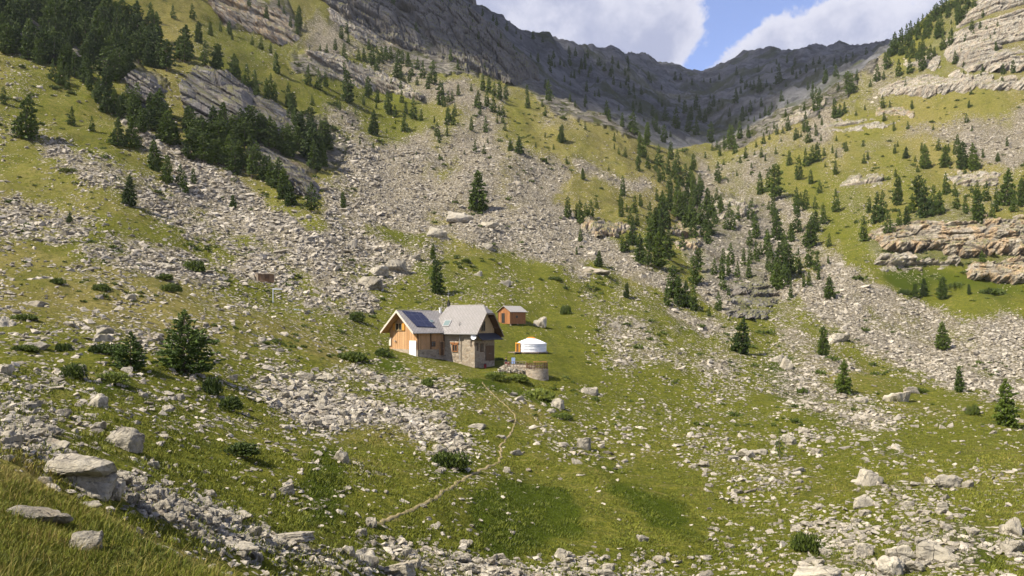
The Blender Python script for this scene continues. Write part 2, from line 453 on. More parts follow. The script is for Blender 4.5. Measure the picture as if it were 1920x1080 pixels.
def ground(x, y):
    """height of the terrain below a point"""
    px = CX + F * x / y
    i = np.clip((px - PX0) / DPX, 0, NPX - 1.001); i0 = int(i); f = i - i0
    a = np.interp(y, GY[i0], GZ[i0]); b = np.interp(y, GY[i0 + 1], GZ[i0 + 1])
    return float(a * (1 - f) + b * f)

# ------------------------------------------------------------------ materials
def new_mat(name):
    m = bpy.data.materials.new(name)
    m.use_nodes = True
    N = NT(m.node_tree)
    out = N.n('ShaderNodeOutputMaterial')
    b = N.n('ShaderNodeBsdfPrincipled')
    b.inputs['Roughness'].default_value = 0.85
    b.inputs['Specular IOR Level'].default_value = 0.25
    N.l(b.outputs[0], out.inputs[0])
    return m, N, b

def bump(N, b, h, strength, dist):
    bp = N.n('ShaderNodeBump')
    bp.inputs['Strength'].default_value = strength
    bp.inputs['Distance'].default_value = dist
    N.l(h, bp.inputs['Height'])
    N.l(bp.outputs[0], b.inputs['Normal'])

def ground_material():
    m, N, b = new_mat('alpine_ground')
    p = N.coord('Object')
    sep = N.n('ShaderNodeSeparateColor')
    N.l(N.attr('zone').outputs['Color'], sep.inputs[0])
    s, r, d = sep.outputs[0], sep.outputs[1], sep.outputs[2]
    lu = N.attr('zone').outputs['Alpha']
    nf = N.noise(p, 2.2, 5, .7)
    nm = N.noise(p, 0.35, 4, .6)
    nt = N.noise(N.mapping(p, (1, 1, .35)), 7.0, 3, .7)
    green = N.mix(N.ramp(nf, .32, .68), (.084, .098, .012), (.205, .196, .030))
    green = N.mix(N.ramp(nm, .55, .75, 0, .45), green, (.072, .090, .018))
    dryc = N.mix(nf, (.195, .168, .042), (.310, .250, .092))
    dd = N.math('MULTIPLY_ADD', N.math('SUBTRACT', nf, .5), .9, d)
    dd = N.math('MULTIPLY_ADD', N.math('SUBTRACT', nm, .5), .9, dd)
    grass = N.mix(N.ramp(dd, .25, .95), green, dryc)
    shade_ = N.noise(p, .9, 6, .75)
    grass = N.mix(N.ramp(shade_, .46, .62, 0, .55), grass, N.mix(nt, (.050, .062, .010), (.100, .112, .018)))
    straw = N.noise(N.mapping(p, (.25, 1.2, 1.2)), .8, 5, .7)
    grass = N.mix(N.ramp(straw, .56, .70, 0, .55), grass, (.300, .240, .095))
    # low mats of juniper and bilberry on the slopes, seen as dark blotches
    mat_ = N.ramp(N.noise(p, .55, 5, .7, .6), .60, .68)
    mat2 = N.ramp(N.noise(p, .11, 5, .65, .4), .56, .66)
    grass = N.mix(N.math('MULTIPLY', mat_, .65), grass, (.050, .062, .014))
    grass = N.mix(N.math('MULTIPLY', mat2, .50), grass, N.mix(nf, (.060, .078, .014), (.135, .125, .034)))
    lushc = N.mix(nt, (.026, .044, .004), (.078, .104, .008))
    ll = N.math('MULTIPLY_ADD', N.math('SUBTRACT', nf, .5), .8, lu)
    grass = N.mix(N.ramp(ll, .2, .7, 0, .95), grass, lushc)
    grass = N.mix(N.ramp(nt, .30, .62, .55, 0), grass, (.040, .050, .010))
    # loose stones: cells of two sizes, each a stone or not
    def stones(scale, thr, seed):
        pw = N.mapping(p, (1, 1, 1), (0, 0, seed), (seed * 7, seed * 3, 0))
        v = N.voro(pw, scale)
        sc = N.n('ShaderNodeSeparateColor'); N.l(v.outputs['Color'], sc.inputs[0])
        on = N.math('LESS_THAN', sc.outputs[0], thr)
        shape = N.ramp(v.outputs['Distance'], .58, .46, 0, 1)
        return N.math('MULTIPLY', on, shape), sc.outputs[1], v.outputs['Distance']
    m1, c1, d1 = stones(2.6, N.math('MULTIPLY_ADD', s, 1.05, -.06), .3)
    m2, c2, d2 = stones(1.15, N.math('MULTIPLY_ADD', s, .75, -.10), 1.1)
    st1 = N.mix(c1, (.25, .215, .155), (.49, .435, .335))
    st2 = N.mix(c2, (.25, .22, .165), (.52, .465, .37))
    soil = N.mix(N.ramp(s, .25, .8), grass, N.mix(nf, (.085, .070, .042), (.24, .205, .135)))
    col = N.mix(m1, soil, st1)
    col = N.mix(m2, col, st2)
    # bedrock
    q = N.mapping(p, (.02, .02, .16), (0, .33, 0))
    lay = N.noise(q, 4.0, 5, .65, .4)
    cr = N.noise(p, .16, 6, .68, .8)
    rockc = N.mix(N.ramp(lay, .36, .62), (.17, .155, .13), (.40, .365, .30))
    rockc = N.mix(N.ramp(cr, .40, .60), N.mix(.5, rockc, (.06, .058, .052)), rockc)
    rockc = N.mix(N.ramp(N.noise(p, .045, 4, .6), .55, .72, 0, .6), rockc, (.28, .205, .13))
    tuft = N.ramp(N.math('ADD', N.noise(p, .12, 6, .7), N.math('MULTIPLY', nm, .25)), .60, .72)
    rockc = N.mix(N.math('MULTIPLY', tuft, .85), rockc, N.mix(nf, (.050, .062, .014), (.12, .125, .03)))
    col = N.mix(N.ramp(r, .25, .7), col, rockc)
    # far valley head: grey weathered rubble, haze put into its colour, dark alpenrose mats
    fa = N.attr('far').outputs['Fac']
    farc = N.mix(N.ramp(N.noise(p, .035, 6, .7, .5), .38, .62), (.130, .130, .134), (.270, .268, .268))
    farc = N.mix(N.ramp(N.noise(p, .012, 5, .65, .4), .48, .62, 0, .8), farc, (.105, .118, .050))
    col = N.mix(fa, col, farc)
    N.l(col, b.inputs['Base Color'])
    b.inputs['Roughness'].default_value = .95
    b.inputs['Specular IOR Level'].default_value = .03
    h = N.math('MULTIPLY_ADD', nf, .35, N.math('MULTIPLY', nt, .22))
    h = N.math('ADD', h, N.math('MULTIPLY', m1, N.math('MULTIPLY_ADD', d1, -.35, .35)))
    h = N.math('ADD', h, N.math('MULTIPLY', m2, N.math('MULTIPLY_ADD', d2, -.9, .9)))
    rk = N.math('ADD', N.math('MULTIPLY', lay, 7.0), N.math('MULTIPLY', cr, 6.0))
    h = N.math('ADD', h, N.math('MULTIPLY', N.math('MAXIMUM', N.ramp(r, .25, .7), fa), rk))
    bump(N, b, h, 1.0, 1.0)
    return m

def rock_material(name, lo, hi, tan=(.34, .25, .15), tan_amt=.35, scale=1.0, dark=.5, per_object=False):
    m, N, b = new_mat(name)
    p = N.coord('Object')
    if per_object:
        oi = N.n('ShaderNodeObjectInfo')
        va = N.n('ShaderNodeVectorMath', operation='ADD')
        N.l(p, va.inputs[0]); N.l(oi.outputs['Location'], va.inputs[1])
        p = va.outputs[0]
        rnd = oi.outputs['Random']
    else:
        rnd = N.attr('tone').outputs['Fac']
    n1 = N.noise(p, 1.3 * scale, 7, .68, .3)
    n2 = N.noise(p, 6.0 * scale, 5, .7)
    n3 = N.noise(p, .5 * scale, 3, .6)
    base = N.mix(rnd, lo, hi)
    base = N.mix(N.ramp(n1, .34, .62, dark, 0), base, (.085, .078, .068))
    base = N.mix(N.ramp(n3, .55, .75, 0, tan_amt), base, tan)
    base = N.mix(N.ramp(n2, .56, .7, 0, .35), base, (.50, .47, .42))
    base = N.mix(N.ramp(n2, .40, .30, 0, .6), base, (.10, .095, .08))
    ce = N.voro(N.mapping(p, (1, 1, 1.8)), 1.7 * scale, 'DISTANCE_TO_EDGE')
    crk = N.math('MULTIPLY', N.ramp(ce.outputs['Distance'], .0, .045, 1, 0), N.ramp(N.noise(p, 1.1 * scale, 3, .6), .45, .6))
    base = N.mix(N.math('MULTIPLY', crk, .75), base, (.05, .046, .038))
    li = N.ramp(N.noise(p, 3.2 * scale, 6, .75, .5), .58, .66, 0, .7)
    base = N.mix(li, base, (.145, .138, .105))
    sp = N.ramp(N.noise(p, 14 * scale, 3, .7), .62, .70, 0, .6)
    base = N.mix(sp, base, (.09, .085, .07))
    N.l(base, b.inputs['Base Color'])
    b.inputs['Roughness'].default_value = .93
    b.inputs['Specular IOR Level'].default_value = .15
    bump(N, b, N.math('SUBTRACT', N.math('MULTIPLY_ADD', n2, .3, n1), N.math('MULTIPLY', crk, .3)), .9, .26 / scale)
    return m

def cliff_material(name, lo, hi, tan, tan_amt):
    m, N, b = new_mat(name)
    p = N.coord('Object')
    tone = N.attr('tone').outputs['Fac']
    crack_shade = N.attr('crack_shade').outputs['Fac']
    q = N.mapping(p, (.05, .05, .5), (0, .2, 0))
    lay = N.noise(q, 2.0, 8, .65, .3)
    fine = N.noise(p, .9, 8, .7, .4)
    st = N.noise(N.mapping(p, (.35, .35, .04)), 1.0, 5, .6)
    c = N.mix(tone, lo, hi)
    c = N.mix(N.ramp(lay, .36, .50, .45, 0), c, (.13, .118, .10))
    c = N.mix(N.ramp(N.math('MULTIPLY_ADD', tone, .12, st), .50, .66, 0, tan_amt), c, tan)
    c = N.mix(N.ramp(fine, .42, .56, .5, 0), c, (.10, .094, .085))
    c = N.mix(N.math('MULTIPLY', crack_shade, .55), c, (.06, .055, .046))
    g = N.n('ShaderNodeNewGeometry'); sz = N.n('ShaderNodeSeparateXYZ'); N.l(g.outputs['True Normal'], sz.inputs[0])
    turf = N.ramp(N.math('MULTIPLY_ADD', N.noise(p, .25, 4, .65), .9, sz.outputs[2]), 1.14, 1.30, 0, .7)
    c = N.mix(turf, c, N.mix(fine, (.085, .095, .016), (.19, .175, .055)))
    N.l(c, b.inputs['Base Color'])
    b.inputs['Roughness'].default_value = .95
    b.inputs['Specular IOR Level'].default_value = .1
    bump(N, b, N.math('ADD', N.math('MULTIPLY', lay, 1.2), fine), .9, .9)
    return m

def foliage_material(name, lo, hi, tip):
    m, N, b = new_mat(name)
    oi = N.n('ShaderNodeObjectInfo')
    tone = N.attr('tone').outputs['Fac']
    c = N.mix(tone, lo, hi)
    c = N.mix(N.ramp(N.noise(N.coord('Object'), 1.1, 3, .6), .5, .72, 0, .6), c, tip)
    c = N.mix(N.math('MULTIPLY', N.math('POWER', oi.outputs['Random'], 2.0), .75), c, tip)
    c = N.mix(N.ramp(oi.outputs['Random'], .0, .35, .5, 0), c, lo)
    N.l(c, b.inputs['Base Color'])
    b.inputs['Roughness'].default_value = .7
    b.inputs['Specular IOR Level'].default_value = .2
    return m

def plain(name, col, rough=.8, var=.25, scale=8.0, metal=0.0, spec=.3, bmp=0.0):
    m, N, b = new_mat(name)
    n = N.noise(N.coord('Object'), scale, 5, .65)
    c = N.mix(n, tuple(v * (1 - var) for v in col), tuple(min(1, v * (1 + var)) for v in col))
    N.l(c, b.inputs['Base Color'])
    b.inputs['Roughness'].default_value = rough
    b.inputs['Metallic'].default_value = metal
    b.inputs['Specular IOR Level'].default_value = spec
    if bmp:
        bump(N, b, n, .6, bmp)
    return m

def plank_material(name, a, bcol, c, width=.18):
    """upright boards, each its own tone, with grain and weathering"""
    m, N, b = new_mat(name)
    p = N.coord('Object')
    sx = N.n('ShaderNodeSeparateXYZ'); N.l(p, sx.inputs[0])
    t = N.math('DIVIDE', N.math('ADD', sx.outputs[0], N.math('MULTIPLY', sx.outputs[1], 1.37)), width)
    idx = N.math('FLOOR', t)
    fr = N.math('FRACT', t)
    wn = N.n('ShaderNodeTexWhiteNoise', noise_dimensions='1D')
    N.l(idx, wn.inputs['W'])
    col = N.mix(wn.outputs['Value'], a, bcol)
    g = N.noise(N.mapping(p, (6, 6, .5)), 1.6, 5, .65)
    col = N.mix(N.ramp(g, .42, .66, 0, .7), col, c)
    gap = N.math('LESS_THAN', fr, .09)
    col = N.mix(N.math('MULTIPLY', gap, .75), col, (.03, .02, .012))
    N.l(col, b.inputs['Base Color'])
    b.inputs['Roughness'].default_value = .75
    bump(N, b, N.math('MULTIPLY_ADD', gap, -1.0, g), .5, .02)
    return m

def masonry_material(name, a, c, mortar, scale=2.6):
    m, N, b = new_mat(name)
    p = N.mapping(N.coord('Object'), (1, 1, 1.7))
    v = N.voro(p, scale)
    e = N.voro(p, scale, 'DISTANCE_TO_EDGE')
    sc = N.n('ShaderNodeSeparateColor'); N.l(v.outputs['Color'], sc.inputs[0])
    col = N.mix(sc.outputs[0], a, c)
    col = N.mix(N.ramp(sc.outputs[1], .6, .9, 0, .6), col, (.36, .27, .17))
    col = N.mix(N.ramp(N.noise(p, 9, 4, .7), .4, .65, .45, 0), col, (.12, .11, .10))
    jm = N.ramp(e.outputs['Distance'], .02, .08, 1, 0)
    col = N.mix(jm, col, mortar)
    N.l(col, b.inputs['Base Color'])
    b.inputs['Roughness'].default_value = .92
    bump(N, b, N.math('SUBTRACT', sc.outputs[2], N.math('MULTIPLY', jm, 1.5)), .7, .05)
    return m

def slate_material(name, lo, hi):
    """diamond-laid roof tiles"""
    m, N, b = new_mat(name)
    uv = N.n('ShaderNodeUVMap').outputs[0]
    q = N.mapping(uv, (1, 1, 1), (0, 0, math.radians(45)))
    sx = N.n('ShaderNodeSeparateXYZ'); N.l(q, sx.inputs[0])
    sc = 2.6
    fx = N.math('FRACT', N.math('MULTIPLY', sx.outputs[0], sc)); fy = N.math('FRACT', N.math('MULTIPLY', sx.outputs[1], sc))
    ix = N.math('FLOOR', N.math('MULTIPLY', sx.outputs[0], sc)); iy = N.math('FLOOR', N.math('MULTIPLY', sx.outputs[1], sc))
    wn = N.n('ShaderNodeTexWhiteNoise', noise_dimensions='2D')
    cb = N.n('ShaderNodeCombineXYZ'); N.l(ix, cb.inputs[0]); N.l(iy, cb.inputs[1]); N.l(cb.outputs[0], wn.inputs['Vector'])
    col = N.mix(wn.outputs['Value'], lo, hi)
    edge = N.math('MAXIMUM', N.math('LESS_THAN', fx, .13), N.math('LESS_THAN', fy, .13))
    n = N.noise(N.coord('Object'), 1.5, 5, .65)
    col = N.mix(N.ramp(n, .45, .7, 0, .4), col, (.17, .15, .13))
    col = N.mix(N.math('MULTIPLY', edge, .6), col, (.075, .070, .068))
    N.l(col, b.inputs['Base Color'])
    b.inputs['Roughness'].default_value = .62
    b.inputs['Specular IOR Level'].default_value = .35
    bump(N, b, N.math('ADD', fx, fy), .5, .03)
    return m

def panel_material():
    m, N, b = new_mat('solar_cells')
    uv = N.n('ShaderNodeUVMap').outputs[0]
    sx = N.n('ShaderNodeSeparateXYZ'); N.l(uv, sx.inputs[0])
    gx = N.math('FRACT', N.math('MULTIPLY', sx.outputs[0], 1.0)); gy = N.math('FRACT', N.math('MULTIPLY', sx.outputs[1], .62))
    seam = N.math('MAXIMUM', N.math('LESS_THAN', gx, .035), N.math('LESS_THAN', gy, .025))
    col = N.mix(N.math('MULTIPLY', seam, .6), (.022, .024, .050), (.10, .105, .13))
    N.l(col, b.inputs['Base Color'])
    b.inputs['Roughness'].default_value = .18
    b.inputs['Specular IOR Level'].default_value = .55
    return m

M = {}
M['ground'] = ground_material()
M['rubble'] = rock_material('loose_stone', (.215, .188, .145), (.565, .505, .405), scale=1.0, tan_amt=.3, dark=.35)
M['boulder'] = rock_material('boulder_stone', (.33, .295, .23), (.48, .43, .335), scale=1.5, tan_amt=.35, dark=.6, per_object=True)
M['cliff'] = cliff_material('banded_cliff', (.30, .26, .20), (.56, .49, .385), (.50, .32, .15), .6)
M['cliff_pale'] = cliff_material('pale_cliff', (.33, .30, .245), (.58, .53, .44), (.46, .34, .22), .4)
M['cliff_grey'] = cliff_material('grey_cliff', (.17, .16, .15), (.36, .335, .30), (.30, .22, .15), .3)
M['cliff_shaded'] = cliff_material('shaded_cliff', (.10, .096, .092), (.25, .235, .215), (.22, .17, .12), .3)  # grey cliff darkened: the shade on the high wall is put into the colour
M['pine'] = foliage_material('pine_needles', (.018, .034, .006), (.066, .100, .013), (.085, .120, .014))
M['young_pine'] = foliage_material('young_pine_needles', (.022, .042, .008), (.075, .115, .018), (.095, .135, .020))
M['shrub'] = foliage_material('shrub_leaves', (.020, .036, .007), (.070, .098, .014), (.085, .110, .016))
M['bark'] = plain('bark', (.11, .085, .065), .95, .4, 6, bmp=.03)


# ------------------------------------------------------------------ mesh helpers
def mesh_from(name, verts, faces, mats=(), attrs=None, smooth=False, midx=None):
    """verts n x 3 array, faces: an array (all the same size) or a list of lists"""
    me = bpy.data.meshes.new(name)
    verts = np.asarray(verts, np.float32)
    if isinstance(faces, np.ndarray) and faces.ndim == 2:
        nf, k = faces.shape
        loops = faces.astype(np.int32).ravel(); starts = np.arange(0, nf * k, k, dtype=np.int32)
    else:
        sizes = np.array([len(f) for f in faces], np.int32)
        loops = np.array([v for f in faces for v in f], np.int32)
        starts = np.concatenate(([0], np.cumsum(sizes)[:-1])).astype(np.int32); nf = len(faces)
    me.vertices.add(len(verts)); me.vertices.foreach_set('co', verts.ravel())
    me.loops.add(len(loops)); me.loops.foreach_set('vertex_index', loops)
    me.polygons.add(nf); me.polygons.foreach_set('loop_start', starts)
    if midx is not None:
        me.polygons.foreach_set('material_index', np.asarray(midx, np.int32))
    me.update(calc_edges=True)
    me.polygons.foreach_set('use_smooth', np.full(nf, bool(smooth)))
    for mt in mats:
        me.materials.append(mt)
    for nm, a in (attrs or {}).items():
        a = np.asarray(a, np.float32)
        if a.ndim == 1:
            at = me.attributes.new(nm, 'FLOAT', 'POINT'); at.data.foreach_set('value', a)
        else:
            at = me.attributes.new(nm, 'FLOAT_COLOR', 'POINT'); at.data.foreach_set('color', a.ravel())
    return me

def link(name, me, parent=None, loc=None):
    o = bpy.data.objects.new(name, me)
    COL.objects.link(o)
    if parent is not None:
        o.parent = parent
    if loc is not None:
        o.location = loc
    return o

def tag(o, label=None, cat=None, group=None, kind=None):
    for k, v in (('label', label), ('category', cat), ('group', group), ('kind', kind)):
        if v:
            o[k] = v
    return o

def grid_faces(nx, ny):
    i, j = np.meshgrid(np.arange(nx - 1), np.arange(ny - 1), indexing='ij')
    a = (i * ny + j).ravel()
    return np.stack([a, a + ny, a + ny + 1, a + 1], 1)

# ------------------------------------------------------------------ the hillside
def build_terrain():
    s, r, d, l = zones(PXG, GP, GX, GY)
    far = np.zeros_like(GY)
    far[:, RA + RB:] = 1
    far *= np.clip((GY - 560) / 120, 0, 1) * np.clip((PXG - 560) / 100, 0, 1)
    v = np.stack([GX, GY, GZ], -1).reshape(-1, 3)
    zone = np.stack([s, r, d, l], -1).reshape(-1, 4)
    me = mesh_from('terrain', v, grid_faces(*GX.shape), [M['ground']], {'zone': zone, 'far': far.ravel()}, smooth=True)
    tag(link('terrain', me), kind='structure')

build_terrain()

rng = np.random.default_rng(7)

# ------------------------------------------------------------------ cliffs and slabs: blocky layered rock standing out of the hillside
def h1(a, seed):
    return _h(np.asarray(a), np.zeros_like(np.asarray(a)), seed)

def worley(x, y, seed):
    """nearest and edge distance, a random number and a random tilt for the cell each point lies in"""
    ix = np.floor(x); iy = np.floor(y)
    f1 = np.full(x.shape, 9.0); f2 = np.full(x.shape, 9.0); hh = np.zeros(x.shape); tt = np.zeros(x.shape)
    for a in (-1, 0, 1):
        for b in (-1, 0, 1):
            cx, cy = ix + a, iy + b
            px = cx + .08 + .84 * _h(cx, cy, seed); py = cy + .08 + .84 * _h(cx, cy, seed + 91)
            d = np.hypot(x - px, y - py)
            new = d < f1
            f2 = np.where(new, f1, np.minimum(f2, d))
            hh = np.where(new, _h(cx, cy, seed + 53), hh)
            tl = (x - px) * (_h(cx, cy, seed + 17) * 2 - 1) * 1.6 + (y - py) * (_h(cx, cy, seed + 29) * 2 - 1) * 1.6
            tt = np.where(new, tl, tt)
            f1 = np.where(new, d, f1)
    return f1, f2 - f1, hh, tt

def outcrop(name, label, cat, poly, amp, thick, block, tilt, mat, step=1.4, edge=9, seed=0, group=None):
    P = np.array(poly, float)
    x0, y0 = P.min(0) - 3; x1, y1 = P.max(0) + 3
    nx = max(12, int((x1 - x0) / step)); ny = max(10, int((y1 - y0) / step))
    gx, gy = np.meshgrid(np.linspace(x0, x1, nx), np.linspace(y1, y0, ny), indexing='ij')
    X, Y, Z = look(gx.ravel(), gy.ravel())
    X, Y, Z = (a.reshape(nx, ny) for a in (X, Y, Z))
    wx = gx + fbm(gx / 22, gy / 22, seed + 3, 4, .65) * 16; wy = gy + fbm(gx / 22, gy / 22, seed + 4, 4, .65) * 16
    inside = np.zeros(gx.shape, bool); dist = np.full(gx.shape, 1e9)
    for i in range(len(P)):
        (ax, ay), (bx, by) = P[i], P[(i + 1) % len(P)]
        if ay != by:
            inside ^= ((ay > wy) != (by > wy)) & (wx < (bx - ax) * (wy - ay) / (by - ay) + ax)
        t = np.clip(((wx - ax) * (bx - ax) + (wy - ay) * (by - ay)) / max(1e-6, (bx - ax) ** 2 + (by - ay) ** 2), 0, 1)
        dist = np.minimum(dist, np.hypot(wx - ax - t * (bx - ax), wy - ay - t * (by - ay)))
    sd = np.where(inside, dist, -dist)
    ramp = np.clip(sd / edge, -1, 1)
    med = np.median(Y[inside]) if inside.any() else np.median(Y)
    Yc = np.clip(Y, med * .75, med * 1.35)
    # mean facing of the slope here
    ddx = np.gradient(Z, axis=0) / np.where(np.abs(np.gradient(X, axis=0)) < 1e-3, 1, np.gradient(X, axis=0))
    sl = float(np.clip(np.median(ddx[inside]), -1.2, 1.2)) if inside.any() else 0.0
    n = Vector((-sl * .6, -1.0, .35)).normalized()
    ct, st = math.cos(tilt), math.sin(tilt)
    zz = Z * ct - X * st; xx = X * ct + Z * st
    ua = xx + thick * 1.6 * fbm(xx / (block * 3), zz / (thick * 4), seed + 5, 3); va = zz + thick * .9 * fbm(xx / (block * 4), zz / (thick * 6), seed + 6, 3)
    f1, e1, h_1, g_1 = worley(ua / (block * 3.6), va / (thick * 1.8), seed + 7)
    f2, e2, h_2, g_2 = worley(ua / (block * 1.1), va / (thick * .85), seed + 8)
    f3, e3, h_3, g_3 = worley(ua / (block * .42), va / (thick * .5), seed + 9)
    bench = vnoise(xx / (block * 9), va / (thick * 1.3), seed + 12)          # ledges running along the bedding
    prof = .34 * h_1 + .26 * h_2 + .10 * h_3 + .26 * bench + .16 * fbm(xx / (thick * 2), zz / (thick * 2), seed + 11, 4) + .30 * fbm(xx / (block * 5), zz / (thick * 6), seed + 14, 3)
    prof = prof + .10 * g_1 + .05 * g_2                                       # each block's face tilts its own way
    ck = np.maximum(np.maximum(np.clip((.10 - e1) / .10, 0, 1), .8 * np.clip((.09 - e2) / .09, 0, 1)), .45 * np.clip((.10 - e3) / .10, 0, 1))
    g_ = vnoise(xx / (block * 14), va / (thick * 1.5), seed + 21); groove = np.clip((.30 - g_) / .10, 0, 1)
    prof = prof - .55 * groove; ck = np.maximum(ck, .5 * groove)  # recessed ledges also darkened in colour, standing in for shade under overhangs
    hb = h_2; li = np.floor(va / thick)
    amp = amp * .85
    d = amp * np.where(ramp > 0, np.sqrt(np.clip(ramp, 0, 1)) * (.12 + .95 * prof - .26 * ck), ramp * .8)
    V = np.stack([X + n.x * d, Yc + n.y * d, Z + n.z * d], -1).reshape(-1, 3)
    f = grid_faces(nx, ny)
    keep = (sd > -1.6 * edge * .4).ravel()
    f = f[keep[f].all(1)]
    used = np.unique(f); remap = -np.ones(len(V), int); remap[used] = np.arange(len(used))
    tone = (.5 * hb + .3 * h_3 + .2 * bench).ravel()
    me = mesh_from(name, V[used], remap[f], [M[mat]], {'tone': tone[used], 'crack_shade': ck.ravel()[used]}, smooth=False)
    return tag(link(name, me), label, cat, group)

R = math.radians
outcrop('cliff', 'layered ochre and grey cliff band above the right hand scree fan, upper step', 'cliff', [(1630,446),(1655,426),(1700,416),(1760,414),(1800,420),(1850,410),(1930,400),(2090,394),(2090,482),(1930,480),(1850,474),(1790,476),(1720,468),(1660,472)], 8, 2.3, 5.5, R(-3), 'cliff', seed=11, edge=6)
outcrop('cliff', 'small grey foot of the ochre cliff band, left below the upper step', 'cliff', [(1640,492),(1660,480),(1740,488),(1800,486),(1796,498),(1740,510),(1690,513),(1652,504)], 6, 1.8, 4.5, R(-4), 'cliff_pale', seed=12, edge=5)
outcrop('cliff', 'long lower step of the ochre cliff band beside the right edge', 'cliff', [(1806,498),(1850,488),(1930,490),(2090,492),(2090,542),(1930,534),(1850,527),(1815,516)], 6, 2.0, 5, R(-4), 'cliff', seed=13, edge=5)
outcrop('cliff', 'high pale craggy cliff under the right hand ridge crest', 'cliff', [(1838,-50),(1820,10),(1800,48),(1772,92),(1776,112),(1810,132),(1880,134),(2100,124),(2100,-60)], 9, 3.4, 8, R(6), 'cliff_pale', seed=23, edge=7)
outcrop('cliff', 'pale rock step along the foot of the high craggy cliff', 'cliff', [(1648,172),(1672,150),(1706,140),(1760,142),(1830,146),(1930,144),(2100,134),(2100,158),(1930,166),(1820,170),(1740,178),(1660,182)], 7, 2.6, 6, R(3), 'cliff_pale', seed=24, edge=5)
outcrop('rock_outcrop', 'small broken ledge in the grass left of the high craggy cliff', 'rock outcrop', [(1690,128),(1712,108),(1738,98),(1762,112),(1766,126),(1730,132)], 6, 2.4, 5, R(8), 'cliff_pale', seed=25, edge=5)
outcrop('cliff', 'huge dark grey rock wall rising to the skyline above the lit scree', 'cliff', [(540,-55),(850,-55),(895,20),(950,75),(1000,115),(1020,150),(960,158),(900,138),(820,108),(745,84),(700,62),(640,30)], 17, 9, 16, R(-52), 'cliff_shaded', step=1.6, edge=14, seed=31)
outcrop('tilted_rock', 'long pale rock slab slanting across the upper slope among small pines', 'rock', [(572,110),(600,100),(680,126),(740,150),(800,170),(797,186),(740,178),(690,166),(620,142),(575,124)], 8, 2.4, 12, R(-24), 'cliff_pale', seed=41)
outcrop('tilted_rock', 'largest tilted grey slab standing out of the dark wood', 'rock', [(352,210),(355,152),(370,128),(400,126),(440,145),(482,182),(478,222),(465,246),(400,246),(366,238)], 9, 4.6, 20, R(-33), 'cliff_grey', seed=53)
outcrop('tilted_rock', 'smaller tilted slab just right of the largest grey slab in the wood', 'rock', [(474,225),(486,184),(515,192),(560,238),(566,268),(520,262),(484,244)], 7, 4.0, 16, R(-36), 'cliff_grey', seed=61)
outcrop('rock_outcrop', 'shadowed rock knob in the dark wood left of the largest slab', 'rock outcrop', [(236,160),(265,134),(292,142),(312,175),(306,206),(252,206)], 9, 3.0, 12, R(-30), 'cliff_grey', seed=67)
outcrop('rock_outcrop', 'brown craggy outcrop along the top edge above the upper pines', 'rock outcrop', [(385,0),(430,-12),(480,4),(540,36),(566,72),(530,84),(480,60),(430,44)], 12, 3.6, 9, R(-18), 'cliff', seed=71)
outcrop('rock_outcrop', 'pale broken crag at the foot of the dark rock wall', 'rock outcrop', [(610,20),(640,0),(690,42),(735,82),(700,84),(655,60)], 10, 4, 8, R(-25), 'cliff_pale', seed=73)
outcrop('cliff', 'short wet black streaked cliff in the stream ravine', 'cliff', [(1362,560),(1372,535),(1400,527),(1440,530),(1456,556),(1446,590),(1405,596),(1368,590)], 5, 1.5, 3.5, R(3), 'cliff_grey', seed=79)
outcrop('cliff', 'low grey rock step below the small pines on the grassy shoulder', 'cliff', [(1090,428),(1100,406),(1126,408),(1150,424),(1188,427),(1192,440),(1120,442)], 5, 2.0, 4, R(-6), 'cliff', seed=83)
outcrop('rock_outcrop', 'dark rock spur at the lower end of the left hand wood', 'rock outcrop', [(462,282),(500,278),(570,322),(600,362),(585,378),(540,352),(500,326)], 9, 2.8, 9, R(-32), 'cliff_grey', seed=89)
outcrop('rock_outcrop', 'tan layered outcrop among pines left of the ravine', 'rock outcrop', [(1244,436),(1262,424),(1300,420),(1322,440),(1312,470),(1262,464)], 6, 1.8, 5, R(4), 'cliff', seed=97)
outcrop('rock_outcrop', 'pale outcrop at the head of the ravine between the pines', 'rock outcrop', [(1336,394),(1352,376),(1400,366),(1424,392),(1384,410),(1346,408)], 6, 2.2, 6, R(8), 'cliff_pale', seed=101)
outcrop('rock_outcrop', 'white rounded rocks bedded in the right hand meadow', 'rock outcrop', [(1574,346),(1598,332),(1622,328),(1652,326),(1650,346),(1600,351)], 5, 2.6, 7, R(5), 'cliff_pale', seed=103)
outcrop('rock_outcrop', 'flat pale ledge below the row of meadow pines', 'rock outcrop', [(1765,334),(1800,322),(1872,325),(1864,344),(1790,346)], 5, 1.8, 8, R(-2), 'cliff_pale', seed=107)
outcrop('rock_outcrop', 'low dark topped ledge in the upper right hand meadow', 'rock outcrop', [(1636,218),(1650,205),(1684,203),(1718,212),(1712,220),(1660,222)], 5, 2.2, 7, R(2), 'cliff', seed=109)
outcrop('rock_outcrop', 'long thin pale ledge left of the upper right hand meadow', 'rock outcrop', [(1540,240),(1570,228),(1640,224),(1686,230),(1640,242),(1570,246)], 4, 2.2, 7, R(3), 'cliff_pale', seed=113)
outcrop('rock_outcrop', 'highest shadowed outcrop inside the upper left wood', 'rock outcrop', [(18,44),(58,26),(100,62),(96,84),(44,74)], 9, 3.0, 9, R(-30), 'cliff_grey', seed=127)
outcrop('rock_outcrop', 'lower shadowed outcrop inside the upper left wood', 'rock outcrop', [(116,104),(150,88),(172,108),(168,124),(130,124)], 8, 3.0, 9, R(-30), 'cliff_grey', seed=131)
